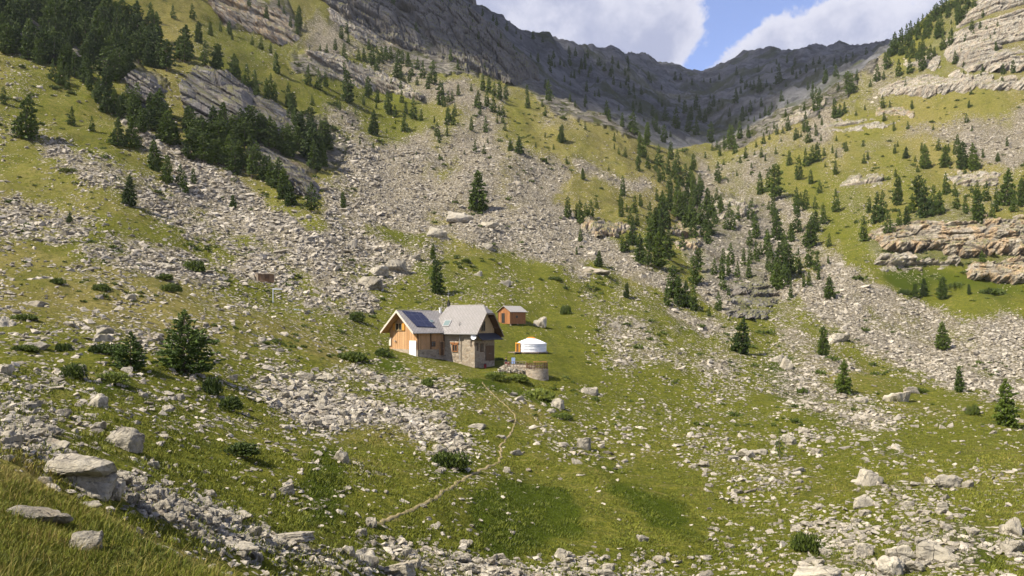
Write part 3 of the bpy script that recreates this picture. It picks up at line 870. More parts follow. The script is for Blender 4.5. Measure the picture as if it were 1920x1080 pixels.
outcrop('rock_outcrop', 'pale rocky rib on the left flank of the right hand ridge', 'rock outcrop', [(1438,238),(1470,222),(1520,196),(1540,180),(1548,192),(1510,218),(1470,242)], 7, 2.6, 6, R(14), 'cliff_pale', seed=137)

# ------------------------------------------------------------------ loose stones
def hull_rock(seed, n=15, flat=.62, long=1.25):
    r = np.random.default_rng(seed)
    pts = r.normal(size=(n, 3)); pts /= np.linalg.norm(pts, axis=1)[:, None]
    pts = np.sign(pts) * np.abs(pts) ** .72
    pts *= r.uniform(.8, 1.1, (n, 1)); pts *= np.array([.5 * long, .5, .5 * flat])
    bm = bmesh.new()
    for p in pts:
        bm.verts.new(p)
    res = bmesh.ops.convex_hull(bm, input=bm.verts)
    bmesh.ops.delete(bm, geom=[v for v in res['geom_interior'] if isinstance(v, bmesh.types.BMVert)], context='VERTS')
    bmesh.ops.dissolve_limit(bm, angle_limit=R(14), verts=bm.verts, edges=bm.edges)
    return bm

def bm_arrays(bm):
    bmesh.ops.triangulate(bm, faces=bm.faces)
    bm.verts.index_update()
    v = np.array([p.co for p in bm.verts]); f = np.array([[q.index for q in fc.verts] for fc in bm.faces])
    bm.free()
    return v, f

def fine_rock(seed, n, flat, long, cuts=3, rough=.035):
    bm = hull_rock(seed, n, flat, long)
    bmesh.ops.bevel(bm, geom=bm.edges[:], offset=.035, segments=1, affect='EDGES', clamp_overlap=True)
    bmesh.ops.triangulate(bm, faces=bm.faces)
    for _ in range(cuts):
        es = [e for e in bm.edges if e.calc_length() > .11]
        if not es:
            break
        bmesh.ops.subdivide_edges(bm, edges=es, cuts=1)
        bmesh.ops.triangulate(bm, faces=bm.faces)
    bm.verts.index_update(); bm.normal_update()
    v = np.array([p.co for p in bm.verts]); nn = np.array([p.normal for p in bm.verts])
    q = fbm(v[:, 0] * 4 + v[:, 2] * 3.1, v[:, 1] * 4 - v[:, 2] * 2.3, seed, 4)
    lay = np.abs(((v[:, 2] * 5 + .6 * v[:, 0]) % 1) - .5)
    v = v + nn * (q * rough * 2.2 + np.where(lay < .08, -rough * .6, 0))[:, None]
    f = np.array([[w.index for w in fc.verts] for fc in bm.faces])
    bm.free()
    return v, f

def rotations(n, r, tilt=.5):
    yaw = r.uniform(0, 2 * np.pi, n); a = r.normal(0, tilt, n); b = r.normal(0, tilt, n)
    cy, sy, ca, sa, cb, sb = np.cos(yaw), np.sin(yaw), np.cos(a), np.sin(a), np.cos(b), np.sin(b)
    z = np.zeros(n); o = np.ones(n)
    Rz = np.stack([cy, -sy, z, sy, cy, z, z, z, o], -1).reshape(n, 3, 3)
    Rx = np.stack([o, z, z, z, ca, -sa, z, sa, ca], -1).reshape(n, 3, 3)
    Ry = np.stack([cb, z, sb, z, o, z, -sb, z, cb], -1).reshape(n, 3, 3)
    return Rx @ Ry @ Rz

NB_ROCK = [fine_rock(500 + i, 13 + i % 5, (.55, .7, .45, .8)[i % 4], (1.2, 1.5, 1.1, 1.35)[i % 4]) for i in range(12)]
BOULDER_MESH = [mesh_from('boulder', v, f, [M['boulder']], smooth=False) for v, f in NB_ROCK]

HOUSE_ZONE = lambda px, py: ((px > 722) & (px < 935) & (py > 600) & (py < 700)) | ((px > 960) & (px < 1035) & (py > 630) & (py < 712)) | ((px > 922) & (px < 992) & (py > 590) & (py < 620))

def zone_of(px, py, y):
    """a phrase for the part of the valley a stone lies in"""
    if y < 40 or (py > 1010 and px < 1260):
        return 'in the dry stream bed below the grassy bank'
    if px > 1500 and 430 < py < 770 and rsample(SC_R, px, py) > .6:
        return 'in the scree fan below the ochre cliff band'
    if py < 400:
        return 'on the high slopes above the valley floor'
    if px < 720 and py < 580:
        return 'in the grey scree streams above the left hand meadow'
    if px < 480:
        return 'in the stony meadow left of the wooden hut'
    if px < 930 and py > 670:
        return 'in the rubble patches below the wooden hut'
    if py < 600 and px < 1300:
        return 'in the large central scree behind the wooden hut'
    if px > 1300 and py > 780:
        return 'in the stony pasture in the lower right'
    if px > 1040:
        return 'in the stony slope right of the white yurt'
    return 'in the grass round the footpath below the hut'

# boulders one can point to: column, row of the foot, width, height (pixels of the photograph), label
BOULDERS = [
 (146,922,118,74,'huge flat-topped boulder overhanging the upper end of the stream bed'),
 (226,843,74,50,'big pale boulder with a leaning plate standing in the left hand meadow'),
 (247,842,42,20,'thin rock plate leaning against the big pale boulder in the left meadow'),
 (181,767,36,34,'white squarish boulder in grass above the big leaning plate'),
 (16,842,46,40,'grey boulder at the left end of the bank edge'),
 (95,842,62,24,'long pale slab beside the stones at the left bank edge'),
 (62,981,130,30,'long flat grey rock bedded in the tall bank grass'),
 (150,1036,74,40,'half buried rock in the tall bank grass, nearest of all'),
 (160,954,56,14,'small flat stone in the tall grass behind the long bank rock'),
 (226,908,44,24,'wedge rock propped beside the huge flat-topped boulder'),
 (205,936,46,40,'grey block under the front of the huge flat-topped boulder'),
 (245,948,30,24,'dark round stone right of the huge flat-topped boulder'),
 (280,935,32,20,'stubby pale stone in the upper stream bed'),
 (306,936,24,22,'upright pale stone in the upper stream bed'),
 (640,872,34,30,'lone pale upright boulder on the dark green slope'),
 (537,930,32,22,'bright white boulder on the dark green slope left of the path'),
 (510,937,14,14,'small white stone beside the bright white boulder'),
 (266,747,22,14,'small white wedge stone on the grass below the young pines'),
 (693,546,56,34,'mushroom-shaped boulder with a flat top behind the hut'),
 (742,515,42,36,'tall grey boulder above the mushroom-shaped boulder'),
 (708,520,46,24,'broad grey boulder leaning on the tall grey boulder'),
 (776,490,28,14,'flat pale boulder upslope of the tall grey boulder'),
 (818,449,44,22,'pale slab boulder at the foot of the central scree'),
 (858,420,60,22,'long dark-fronted slab in the central scree'),
 (912,428,48,16,'broad pale slab right of the long dark-fronted slab'),
 (912,469,28,16,'grey boulder with dark side below the central scree'),
 (895,519,20,14,'white stone in the green slope upslope of the lone dark pine'),
 (945,535,30,12,'grey block in the grass upslope of the small shed'),
 (1014,617,26,27,'pale pointed rock plate right of the small shed'),
 (1118,514,58,13,'wide flat slab under a single pine below the scree'),
 (1692,757,58,34,'biggest pale boulder at the foot of the right hand scree fan'),
 (1712,740,30,16,'boulder leaning behind the biggest pale boulder'),
 (1616,757,28,14,'pale boulder left of the biggest one below the scree fan'),
 (1634,914,54,36,'pyramid-shaped pale boulder in the right hand pasture'),
 (1748,910,24,18,'rounded stone at the left end of a group of blocks'),
 (1782,918,62,30,'largest block of the pale group in the right hand pasture'),
 (1818,917,26,18,'last stone at the right end of the group of blocks'),
 (1620,954,48,26,'dark-sided boulder below the pyramid-shaped boulder'),
 (1574,646,46,24,'pale boulder leaning behind a round pine'),
 (1456,682,32,22,'rounded boulder in the grassy gully right of the conical pine'),
 (1476,696,24,26,'upright boulder just below the rounded one in the grassy gully'),
 (1672,1084,70,46,'big pointed rock at the bottom edge in the pasture'),
 (1536,1090,100,24,'long flat rock cut by the bottom edge of the view'),
 (1626,1046,46,30,'pale slab above the pointed rock, left of two'),
 (1694,1052,58,32,'pale slab above the pointed rock, right of two'),
 (1762,1056,80,36,'wide pitted pale slab right of the pointed rock'),
 (1722,1078,52,26,'cracked slab between the pointed rock and the wide pitted slab'),
 (1902,1008,40,40,'pale boulder at the right edge, upper of two'),
 (1906,1040,46,30,'pale boulder at the right edge, lower of two'),
 (1484,838,32,24,'pale boulder right of the thin young tree'),
 (1402,862,42,20,'rough grey boulder left of the thin young tree'),
 (1426,855,36,14,'smooth pale boulder beside the rough grey boulder'),
 (1321,878,22,16,'lone pale boulder in the lower pasture'),
 (1096,846,30,28,'white knobbly boulder right of the footpath'),
 (968,856,26,14,'dark rounded stone beside the bend of the footpath'),
 (950,888,16,13,'small dark stone just below the footpath bend'),
 (940,824,24,9,'flat white stone at the left edge of the footpath'),
 (584,798,36,22,'grey block at the lower end of the rubble tongue'),
 (820,785,36,16,'flat-topped pale boulder below the hut'),
 (896,806,42,13,'long white stone among rubble below the hut'),
 (1045,768,28,24,'dark jagged boulder on the heathy bank below the terrace'),
 (1108,742,42,15,'pale knobbly boulder in grass right of the terrace'),
 (1034,775,20,10,'small grey stone beside the dark jagged boulder'),
 (62,656,54,16,'long grey slab with dark shadow below in the left meadow'),
 (64,577,42,16,'rounded grey boulder at the far left of the meadow'),
 (8,615,30,30,'grey boulder cut by the left edge of the view'),
 (8,705,28,26,'grey block at the left edge beside a green shrub'),
 (194,628,34,16,'grey boulder above the two young pines'),
 (236,700,28,14,'pale slab left of the large young pine'),
 (190,642,40,18,'white boulder in the middle of the left meadow'),
 (684,1062,50,42,'large grey boulder in the middle of the stream bed'),
 (748,1086,66,30,'wide grey boulder cut by the bottom edge of the view'),
 (652,1048,34,26,'dark grey boulder left of the large stream bed boulder'),
 (694,990,26,20,'white and yellow stone at the lower end of the footpath'),
 (760,1046,24,22,'pale upright stone in the stream bed'),
 (882,1078,28,24,'rounded pale stone in the lower stream bed'),
 (540,1020,100,18,'long flat grey slab along the edge of the stream bed'),
 (436,1034,94,18,'low yellowish slab along the near side of the stream bed'),
 (470,1008,40,20,'smooth grey slab beside the long flat slab'),
 (440,986,26,20,'dark round stone under a leaning slab'),
 (454,972,42,13,'leaning slab on top of the dark round stone'),
 (306,960,34,26,'square stone in the upper stream bed below the bank'),
 (288,922,26,14,'flat stone in the upper stream bed'),
 (396,968,60,18,'rubbly grey boulder in the middle of the stream bed'),
 (1138,1084,44,16,'pale slab at the bottom edge right of the stream bed'),
 (575,716,40,20,'pale boulder in the rubble left of the hut'),
 (614,716,30,18,'upright pale boulder in the rubble left of the hut'),
 (694,708,26,14,'white boulder just left of the hut door corner'),
 (1300,880,18,12,'small pale stone left of the lone pasture boulder'),
]
n_boulder = 0
def place_boulder(px, py, w, h, label, group=None, r=random.Random(3)):
    global n_boulder
    x, y, z = (float(a[0]) for a in look(px, py - min(h * .15, 4)))
    k = r.randrange(len(BOULDER_MESH))
    o = bpy.data.objects.new('boulder', BOULDER_MESH[k])
    COL.objects.link(o)
    v = NB_ROCK[k][0]; ext = v.max(0) - v.min(0)
    W = w * y / F * .92; H = h * y / F * 1.12
    o.scale = (W / ext[0], max(W * .55, H * .8) / ext[1], H / ext[2])
    o.rotation_euler = (r.uniform(-.12, .12), r.uniform(-.15, .15), r.choice([0, math.pi]) + r.uniform(-.35, .35))
    o.location = (x, y + W * .2, z + H * .20)
    n_boulder += 1
    return tag(o, label, 'boulder', group)

def big_flat_boulder():
    """the table-shaped rock over the gully: a pale cap over a darker undercut block"""
    x, y, z = (float(a[0]) for a in look(150, 918))
    s = y / F
    capv, capf = fine_rock(911, 18, .42, 1.5, 4, .03)
    body, bf = fine_rock(917, 16, .9, 1.25, 4, .04)
    capv = capv / (capv.max(0) - capv.min(0)) * np.array([120, 95, 36]) * s + np.array([-4, 6, 44]) * s
    body = body / (body.max(0) - body.min(0)) * np.array([92, 70, 66]) * s + np.array([14, 12, 10]) * s
    V = np.concatenate([capv, body]); Fc = np.concatenate([capf, bf + len(capv)])
    o = link('boulder', mesh_from('boulder', V, Fc, [M['boulder']]), loc=(x, y, z))
    o.rotation_euler = (0, .06, 0)
    tag(o, BOULDERS[0][4], 'boulder')

def build_stones():
    global n_boulder
    big_flat_boulder(); n_boulder += 1
    for b in BOULDERS[1:]:
        place_boulder(*b)
    r = np.random.default_rng(21)
    n = 520000
    px = r.uniform(-330, 2250, n); py = r.uniform(90, 1130, n)
    x, y, z = look(px, py)
    s, rk, d, l = zones(px, py, x, y)
    ok = (y > 17) & (y < 620) & ~HOUSE_ZONE(px, py)
    clump = fbm(x / (4 + .02 * y), y / (4 + .02 * y), 301, 3)
    dens = np.clip(s + clump * .45 * np.minimum(1, s * 3), 0, 1) ** 1.25 * (1 - .7 * rk) * (1 - .65 * l * (s < .6))
    size = np.exp(r.normal(0, 1, n) * np.where(y < 110, .55, .46)) * np.where(y < 110, .15 + .0022 * y, .39 + .0007 * (y - 110)) * (.75 + .6 * s)
    size = size * np.where((px < 720) & (py < 580) & (y > 100), 1.4, 1.0) * np.where((y < 110), 1.12, 1.0)
    size = np.clip(size, .1, 3.2)
    spx = size * F / y
    # larger stones cover more ground: keep the cover, not the count
    prob = dens * np.clip(70.0 / np.maximum(spx, 3.5) ** 1.7, 0, 1) * .55
    # the footpath stays clear
    pd = np.full(n, 1e9)
    for (ax, ay), (bx, by) in zip(PATH_PX[:-1], PATH_PX[1:]):
        t = np.clip(((px - ax) * (bx - ax) + (py - ay) * (by - ay)) / ((bx - ax) ** 2 + (by - ay) ** 2), 0, 1)
        pd = np.minimum(pd, np.hypot(px - ax - t * (bx - ax), py - ay - t * (by - ay)))
    ok &= (r.uniform(size=n) < prob) & (spx > 2.2) & (spx < np.where(y < 45, 30, 26)) & (pd > 7)
    idx = np.nonzero(ok)[0]
    # the largest become boulders of their own, up to 300 in all
    inframe = idx[(px[idx] > 4) & (px[idx] < 1916) & (py[idx] < 1076) & (py[idx] > 150)]
    big = inframe[np.argsort(-spx[inframe])][:300 - n_boulder]
    rr = random.Random(77)
    for i in big:
        zn = zone_of(px[i], py[i], y[i])
        place_boulder(px[i], py[i], spx[i] * 1.15, spx[i] * rr.uniform(.5, .75), 'one of the larger pale boulders ' + zn, 'larger boulders ' + zn, rr)
    idx = np.setdiff1d(idx, big)
    print('STONES', len(idx), 'boulders', n_boulder, 'smallest boulder px', spx[big].min())
    variants = [bm_arrays(hull_rock(100 + i, 9 + i % 4, (.6, .75, .5)[i % 3])) for i in range(14)]
    which = r.integers(0, len(variants), len(idx))
    VV, FF, TT, off = [], [], [], 0
    for k, (v, f) in enumerate(variants):
        sel = idx[which == k]; m = len(sel)
        Rm = rotations(m, r, .35)
        sc = size[sel][:, None] * np.stack([r.uniform(.85, 1.35, m), r.uniform(.8, 1.2, m), r.uniform(.75, 1.3, m)], 1)
        P = np.einsum('nij,vj->nvi', Rm, v) * sc[:, None, :]
        P += np.stack([x[sel], y[sel], z[sel] + size[sel] * .02], 1)[:, None, :]
        FF.append((f[None] + (off + np.arange(m) * len(v))[:, None, None]).reshape(-1, 3))
        VV.append(P.reshape(-1, 3)); TT.append(np.repeat(r.uniform(0, 1, m), len(v)))
        off += m * len(v)
    me = mesh_from('loose_stones', np.concatenate(VV), np.concatenate(FF), [M['rubble']], {'tone': np.concatenate(TT)})
    tag(link('loose_stones', me), 'countless pale stones strewn over meadow and scree', 'stones', kind='stuff')

PATH_PX = [(700,986),(735,972),(770,958),(800,940),(830,922),(862,902),(885,890),(915,876),(936,866),(941,850),(938,838),(950,824),(962,806),(966,792),(968,780),(955,766),(938,752),(925,740),(912,728),(903,714)]
build_stones()

# ------------------------------------------------------------------ conifers
def crown_mesh(name, seed, quads, rb, levels, branches, z0, power, leaf, droop, irr, mat):
    """many needle sprays along whorled branches; unit height"""
    r = np.random.default_rng(seed)
    C, S = [], []
    lean = r.normal(0, .015, 2)
    side = r.uniform(0, 2 * np.pi); lop = r.uniform(.1, .3)
    zs = z0 + (1 - z0) * np.linspace(0, 1, levels) ** 1.02
    for z in zs:
        t = (z - z0) / (1 - z0)
        base = rb * ((1 - t) ** power) * (.55 + .45 * min(1, t / .14)) + .012
        wob = 1 + r.normal(0, irr)
        for k in range(branches):
            az = r.uniform(0, 2 * np.pi)
            L = base * wob * r.uniform(.6, 1.12) * (1 + lop * math.cos(az - side))
            if r.uniform() < .12:
                L *= 1.25
            nc = max(1, int(round(quads * L / rb)))
            for c in range(nc):
                f = (.25 + .75 * math.sqrt(r.uniform())) if nc > 1 else r.uniform(.4, 1)
                zz = z + droop * L * (f * f) * (-1 if t < .6 else .3) + r.normal(0, .006) + .10 * L * f
                C.append((math.cos(az) * L * f + r.normal(0, .008) + lean[0] * z, math.sin(az) * L * f + r.normal(0, .008) + lean[1] * z, zz))
                S.append(leaf * r.uniform(.6, 1.3) * (1.05 - .45 * t))
    C.append((lean[0], lean[1], 1.0)); S.append(leaf * .5)
    C = np.array(C); S = np.array(S); m = len(C)
    # each spray: a small three sided tent pointing outward and up
    out = C.copy(); out[:, 2] = .02; out /= np.linalg.norm(out, axis=1)[:, None] + 1e-9
    d = out * .8 + r.normal(0, .45, (m, 3)) + np.array([0, 0, .45]); d /= np.linalg.norm(d, axis=1)[:, None]
    a = np.cross(d, r.normal(size=(m, 3))); a /= np.linalg.norm(a, axis=1)[:, None]
    b = np.cross(d, a)
    p0 = C + d * S[:, None] * 1.1
    p1 = C + a * S[:, None] * .62 - d * S[:, None] * .3
    p2 = C + (-.5 * a + .87 * b) * S[:, None] * .62 - d * S[:, None] * .3
    p3 = C + (-.5 * a - .87 * b) * S[:, None] * .62 - d * S[:, None] * .3
    V = np.stack([p0, p1, p2, p3], 1).reshape(-1, 3)
    i = np.arange(m)[:, None] * 4
    Fc = np.concatenate([i + np.array([0, 1, 2]), i + np.array([0, 2, 3]), i + np.array([0, 3, 1])])
    tone = np.repeat(np.clip(r.uniform(0, 1, m), 0, 1), 4)
    return V, Fc, tone

def trunk_arrays(seed, rad, top, n=6):
    r = np.random.default_rng(seed)
    ks = 7
    zz = np.linspace(-.03, top, ks); V = []
    for k, z in enumerate(zz):
        q = rad * (1 - .9 * max(0, z) / top) * (1.5 if k == 0 else 1)
        for j in range(n):
            an = 2 * np.pi * j / n
            V.append((q * math.cos(an) + .002 * r.normal(), q * math.sin(an) + .002 * r.normal(), z))
    f = []
    for k in range(ks - 1):
        for j in range(n):
            f.append((k * n + j, k * n + (j + 1) % n, (k + 1) * n + (j + 1) % n, (k + 1) * n + j))
    # a few bare limbs low on the stem
    for q in range(5):
        z = r.uniform(.05, .5) * top; an = r.uniform(0, 2 * np.pi); L = r.uniform(.06, .13)
        c, s = math.cos(an), math.sin(an); w = rad * .22; b = len(V)
        for t, ww in ((0, w), (1, w * .3)):
            for e in range(4):
                ea = e * np.pi / 2
                V.append((c * L * t - s * ww * math.cos(ea), s * L * t + c * ww * math.cos(ea), z + .35 * L * t + ww * math.sin(ea)))
        for e in range(4):
            f.append((b + e, b + (e + 1) % 4, b + 4 + (e + 1) % 4, b + 4 + e))
    return np.array(V), f

#              quads rb levels branches z0 power leaf droop irr material
TREE_KINDS = {
 'cone':   [(6.5, .27, 30, 13, .02, .74, .046, .35, .12), (6.2, .24, 30, 13, .03, .66, .044, .30, .15), (6.5, .30, 28, 13, .01, .80, .048, .40, .14), (5.4, .27, 24, 10, .10, .70, .046, .45, .34), (4.2, .22, 26, 9, .12, .62, .042, .30, .38)],
 'column': [(6.2, .215, 30, 13, .03, .48, .044, .20, .14), (6.2, .190, 30, 13, .05, .44, .042, .15, .18), (6.4, .235, 30, 13, .02, .55, .046, .25, .16), (5.0, .21, 24, 10, .16, .42, .046, .25, .34), (6.0, .26, 26, 12, .02, .40, .050, .15, .26)],
 'young':  [(11.0, .43, 30, 16, .01, .80, .040, .06, .22), (11.0, .38, 30, 15, .01, .74, .042, .03, .24)],
 'sparse': [(3.0, .21, 26, 7, .10, .75, .030, .20, .25)],
}
PROTO = {}
def tree_proto(kind, v):
    key = (kind, v % len(TREE_KINDS[kind]))
    if key not in PROTO:
        p = TREE_KINDS[kind][key[1]]
        mt = M['young_pine'] if kind in ('young', 'sparse') else M['pine']
        V, Fc, tone = crown_mesh('crown', 40 + len(PROTO) * 7, *p, mt)
        crown = mesh_from('crown', V, Fc, [mt], {'tone': tone})
        tv, tf = trunk_arrays(90 + len(PROTO), .018, .93)
        trunk = mesh_from('trunk', tv, tf, [M['bark']])
        both = mesh_from('small_tree', np.concatenate([V, tv]), [list(map(int, q)) for q in Fc] + [[w + len(V) for w in q] for q in tf],
                         [mt, M['bark']], {'tone': np.concatenate([tone, np.zeros(len(tv))])}, midx=[0] * len(Fc) + [1] * len(tf))
        PROTO[key] = (crown, trunk, both)
    return PROTO[key]

UNIQUE = {  # trees that stand by themselves: (column, foot row, height) -> label, shape
 (47,262,84): ('bright green conical pine standing alone at the upper left edge below the wood', 'cone'),
 (240,386,57): ('single round-topped pine in the grass strip between two scree streams', 'column'),
 (345,698,116): ('largest bushy young pine standing in the meadow left of the hut', 'young'),
 (245,694,70): ('smaller bushy young pine just left of the largest young pine', 'young'),
 (895,397,76): ('tall lone pine in the middle of the central scree', 'column'),
 (820,552,66): ('dark lone pine growing behind the hut roof, lower of two in line', 'column'),
 (812,489,32): ('small pine peeking out directly above the lone pine behind the hut', 'column'),
 (643,393,33): ('small dark pine at the left border of the central scree', 'column'),
 (1122,501,30): ('single pine above the wide flat slab below the scree', 'column'),
 (1175,559,28): ('small single pine on the stony slope above the yurt', 'column'),
 (1390,664,68): ('conical pine in the grassy gully right of the yurt', 'cone'),
 (1542,668,56): ('round full pine with a pale boulder leaning behind it', 'column'),
 (1768,656,52): ('single columnar pine in the middle of the right hand scree fan', 'column'),
 (1582,738,62): ('conical pine at the lower tip of the right hand scree fan', 'cone'),
 (1797,736,46): ('small pine at the lower edge of the scree fan, left of the tall conical one', 'column'),
 (1887,800,88): ('tall conical pine at the right edge of the view beside a shrub', 'cone'),
 (1555,561,42): ('single pine at the left border of the right hand scree', 'column'),
 (1462,862,58): ('thin sparse young tree in the lower right pasture among boulders', 'sparse'),
 (700,254,46): ('single dark pine on the upper left side of the central scree', 'cone'),
 (1053,269,35): ('single small pine on the sunny grass shoulder', 'column'),
 (973,288,32): ('broader of two pines close together in the upper scree', 'cone'),
 (957,284,22): ('narrower of two pines close together in the upper scree', 'column'),
 (1768,562,43): ('tallest of the small pines on the green strip below the ochre cliff', 'column'),
 (1715,559,28): ('leftmost small pine on the green strip below the ochre cliff', 'column'),
 (1732,556,33): ('second small pine on the green strip below the ochre cliff', 'column'),
 (1817,553,20): ('smallest pine on the green strip below the ochre cliff', 'column'),
 (1842,501,30): ('small pine growing on the ledge of the ochre cliff', 'cone'),
 (1093,338,22): ('tiny pine alone in the grass below the sunny shoulder', 'column'),
 (437,392,26): ('small shaggy pine on the rim of the scree below the wood', 'column'),
 (130,418,22): ('small bush-like pine in the left hand scree', 'cone'),
 (1735,317,46): ('broad pine at the left end of the row in the upper right meadow', 'cone'),
 (1772,315,42): ('second pine of the row in the upper right meadow', 'cone'),
 (1698,298,22): ('small pine left of the row in the upper right meadow', 'cone'),
 (1870,304,18): ('small pine right of the row beside the upper right scree', 'cone'),
}
TREES = []
def T(s, dx=0, dy=0):
    for q in s.split(';'):
        a = [float(v) for v in q.split(',')]
        TREES.append((a[0], a[1], a[2]))
# upper left, above and among the slabs
T('7,197,33;293,322,58;315,346,58;338,352,42;345,362,40;362,346,30;220,272,55;247,276,60;172,247,28;135,236,35;282,40,35;258,30,17;324,36,26;360,36,28;467,23,30;500,37,26;532,33,20;560,52,46;558,66,22;545,54,22;523,12,16;373,82,47;395,68,25;413,60,18;430,66,26;435,76,14;473,86,17;490,94,24;508,101,19;518,139,40;580,101,14;600,96,14;613,104,21;628,96,23;405,131,54;463,164,42;437,138,32;445,144,32;480,181,32;500,188,40;515,191,35;578,161,38;597,168,38;610,164,28;632,203,18;585,199,20;637,208,18')
# round the pale slab
T('645,111,30;672,114,22;682,114,24;698,124,38;705,133,24;715,118,30;722,114,26;732,114,27;747,138,44;743,146,27;755,121,26;765,119,20;772,144,25;793,148,33;812,158,43;803,168,25;768,154,22;782,161,18;652,194,60;690,184,40;708,194,25;727,211,38;740,221,24;682,198,18;775,224,40;790,228,22;825,198,44;840,193,22;832,201,22;840,236,34;853,219,24;652,268,14;675,273,14;700,284,16')
# cluster above the central scree and the shoulder
T('897,204,33;905,171,32;917,174,32;913,201,32;925,211,32;927,181,25;937,188,36;948,186,27;942,218,20;942,231,18;947,246,16;990,204,28;1017,201,14;1022,219,20;1025,308,12;1097,244,12;1062,306,12;1152,266,17;1173,296,19;1160,291,14;1152,281,12;1187,204,15;1200,214,22;1223,219,22;1247,228,28;1230,248,32;1187,253,46;1167,239,27;1213,274,48;1203,294,48;1245,268,34;1235,311,38;1253,328,32;1270,324,42;1268,241,40;1258,300,34;1243,340,30')
# shaded mountain
T('1028,189,38;1023,168,19;988,178,19;1137,218,28;1142,228,22;1100,174,22;1123,183,15;1077,148,15;1068,124,21;1090,131,21;1108,134,15;1017,81,12;845,116,24;858,131,19;908,134,15;780,64,22;737,31,38;963,98,15;1120,125,13;1121,156,12;1174,161,14;1086,141,14;1160,131,12;1423,174,32;1460,158,38;1422,137,14;1486,141,16;1512,138,17;1493,149,14;1380,194,28;1338,201,22;1465,191,22;1407,211,22;1435,218,18;1392,228,28;1427,201,18;1447,208,16;1400,164,13;1407,165,12;1447,138,10;1437,164,14;1587,118,15;1565,121,12;1330,215,24;1312,228,30;1296,226,26;1284,214,26;1304,208,26;1322,232,26;1290,248,34;1306,254,34')
# right ridge
T('1735,0,0') if False else None
T('1760,283,22;1790,291,26;1798,288,25;1807,318,50;1825,319,52;1683,276,11;1627,301,17;1567,328,26;1545,294,17;1537,363,24;1520,346,27;1480,311,28;1498,338,44;1510,313,34;1523,306,32;1532,304,36;1452,378,72;1425,366,40;1432,271,21;1443,263,14;1457,253,19;1467,251,14;1478,246,27;1492,263,22;1510,248,38;1517,268,28;1530,256,19;1541,236,15;1565,224,38;1575,221,25;1583,214,22;1655,204,25;1668,203,14;1710,206,17;1817,203,14;1812,231,17;1622,208,10;1605,218,11;1530,208,42;1537,194,28;1523,186,19;1508,211,19;1473,221,15;1590,178,50;1597,176,34;1572,171,15;1607,151,20;1645,154,32;1657,151,17;1632,164,15;1665,131,38;1685,144,32;1705,138,30;1677,104,42;1692,104,22;1730,133,44;1740,114,22;1752,109,20;1768,94,32;1783,91,34;1823,61,25;1742,74,12;1807,144,12;1900,138,25;1880,158,14;1820,178,14;1843,34,15')
T('1690,88,34;1700,76,30;1707,68,28;1715,66,22;1722,60,25;1730,54,27;1738,48,22;1745,42,22;1752,36,24;1758,30,22;1765,26,28;1773,22,26;1782,20,28;1791,14,28;1800,10,30;1812,18,30;1826,20,28;1547,158,25;1567,144,22;1550,150,20;1333,268,38;1373,281,50;1387,261,32;1403,259,24;1378,289,27;1358,278,22;1350,294,22;1398,298,22;1428,296,19;1388,308,14;1368,262,28;1344,282,18;1680,100,30;1660,118,20')
# mid: below the shoulder and the ravine
T('1065,409,39;1088,421,44;1082,412,30;1098,411,29;1108,408,32;1118,391,19;1165,408,31;1175,399,16;1182,421,30;1088,454,25;1081,478,14;1243,428,58;1270,414,56;1213,501,52;1200,491,55;1235,501,66;1250,486,52;1220,471,60;1175,471,34;1185,461,46;1240,451,46;1167,474,32;1262,558,64;1275,574,54;1250,574,39;1218,424,44;1228,440,50;1255,396,46;1270,381,42;1290,401,50;1300,371,46;1310,391,46;1325,396,46;1335,411,42;1240,406,50;1285,351,42;1295,346,36;1300,321,32;1270,346,32;1256,360,34;1312,360,34;1318,424,44;1286,430,40')
T('1285,574,52;1300,583,44;1347,583,34;1330,594,18;1305,534,60;1310,508,46;1353,524,41;1370,498,41;1362,431,32;1327,441,50;1342,421,27;1298,428,60;1283,414,60;1417,448,44;1438,458,28;1443,484,28;1457,451,64;1455,543,52;1463,521,76;1480,518,62;1497,504,36;1518,501,42;1532,508,35;1507,539,25;1483,454,34;1495,438,52;1520,463,58;1528,438,48;1543,421,38;1510,394,38;1493,386,34;1567,398,42;1620,453,44;1630,401,30;1645,418,60;1655,402,44;1665,448,56;1687,431,37;1700,431,46;1735,408,62;1685,386,62;1723,396,70;1773,366,40;1790,368,24;1760,401,46;1710,400,36;1793,392,34;1837,426,76;1810,401,32;1860,411,32;1868,398,30;1887,386,75;1915,388,56;1833,372,30;1850,378,36;1900,398,38;1750,388,40;1448,520,46;1470,542,44;1440,508,30;1472,486,40')
UT = list(UNIQUE)
def in_poly(P, x, y):
    c = False
    for i in range(len(P)):
        (ax, ay), (bx, by) = P[i], P[(i + 1) % len(P)]
        if (ay > y) != (by > y) and x < (bx - ax) * (y - ay) / (by - ay) + ax:
            c = not c
    return c
def fill(P, n, h0, h1, dmin, seed):
    r = random.Random(seed); got = []; tries = 0
    xs = [p[0] for p in P]; ys = [p[1] for p in P]
    while len(got) < n and tries < 6000:
        tries += 1
        x = r.uniform(min(xs), max(xs)); y = r.uniform(min(ys), max(ys))
        if in_poly(P, x, y) and all((x - a) ** 2 + ((y - b) * 1.3) ** 2 > dmin * dmin for a, b, _ in got):
            got.append((x, y, r.uniform(h0, h1) * (1.12 if r.random() < .2 else 1)))
    return got
DENSE = fill([(-30,60),(0,10),(110,-10),(215,30),(300,80),(352,100),(345,140),(262,128),(232,150),(236,206),(150,150),(60,120),(0,100)], 135, 44, 64, 9.5, 1)
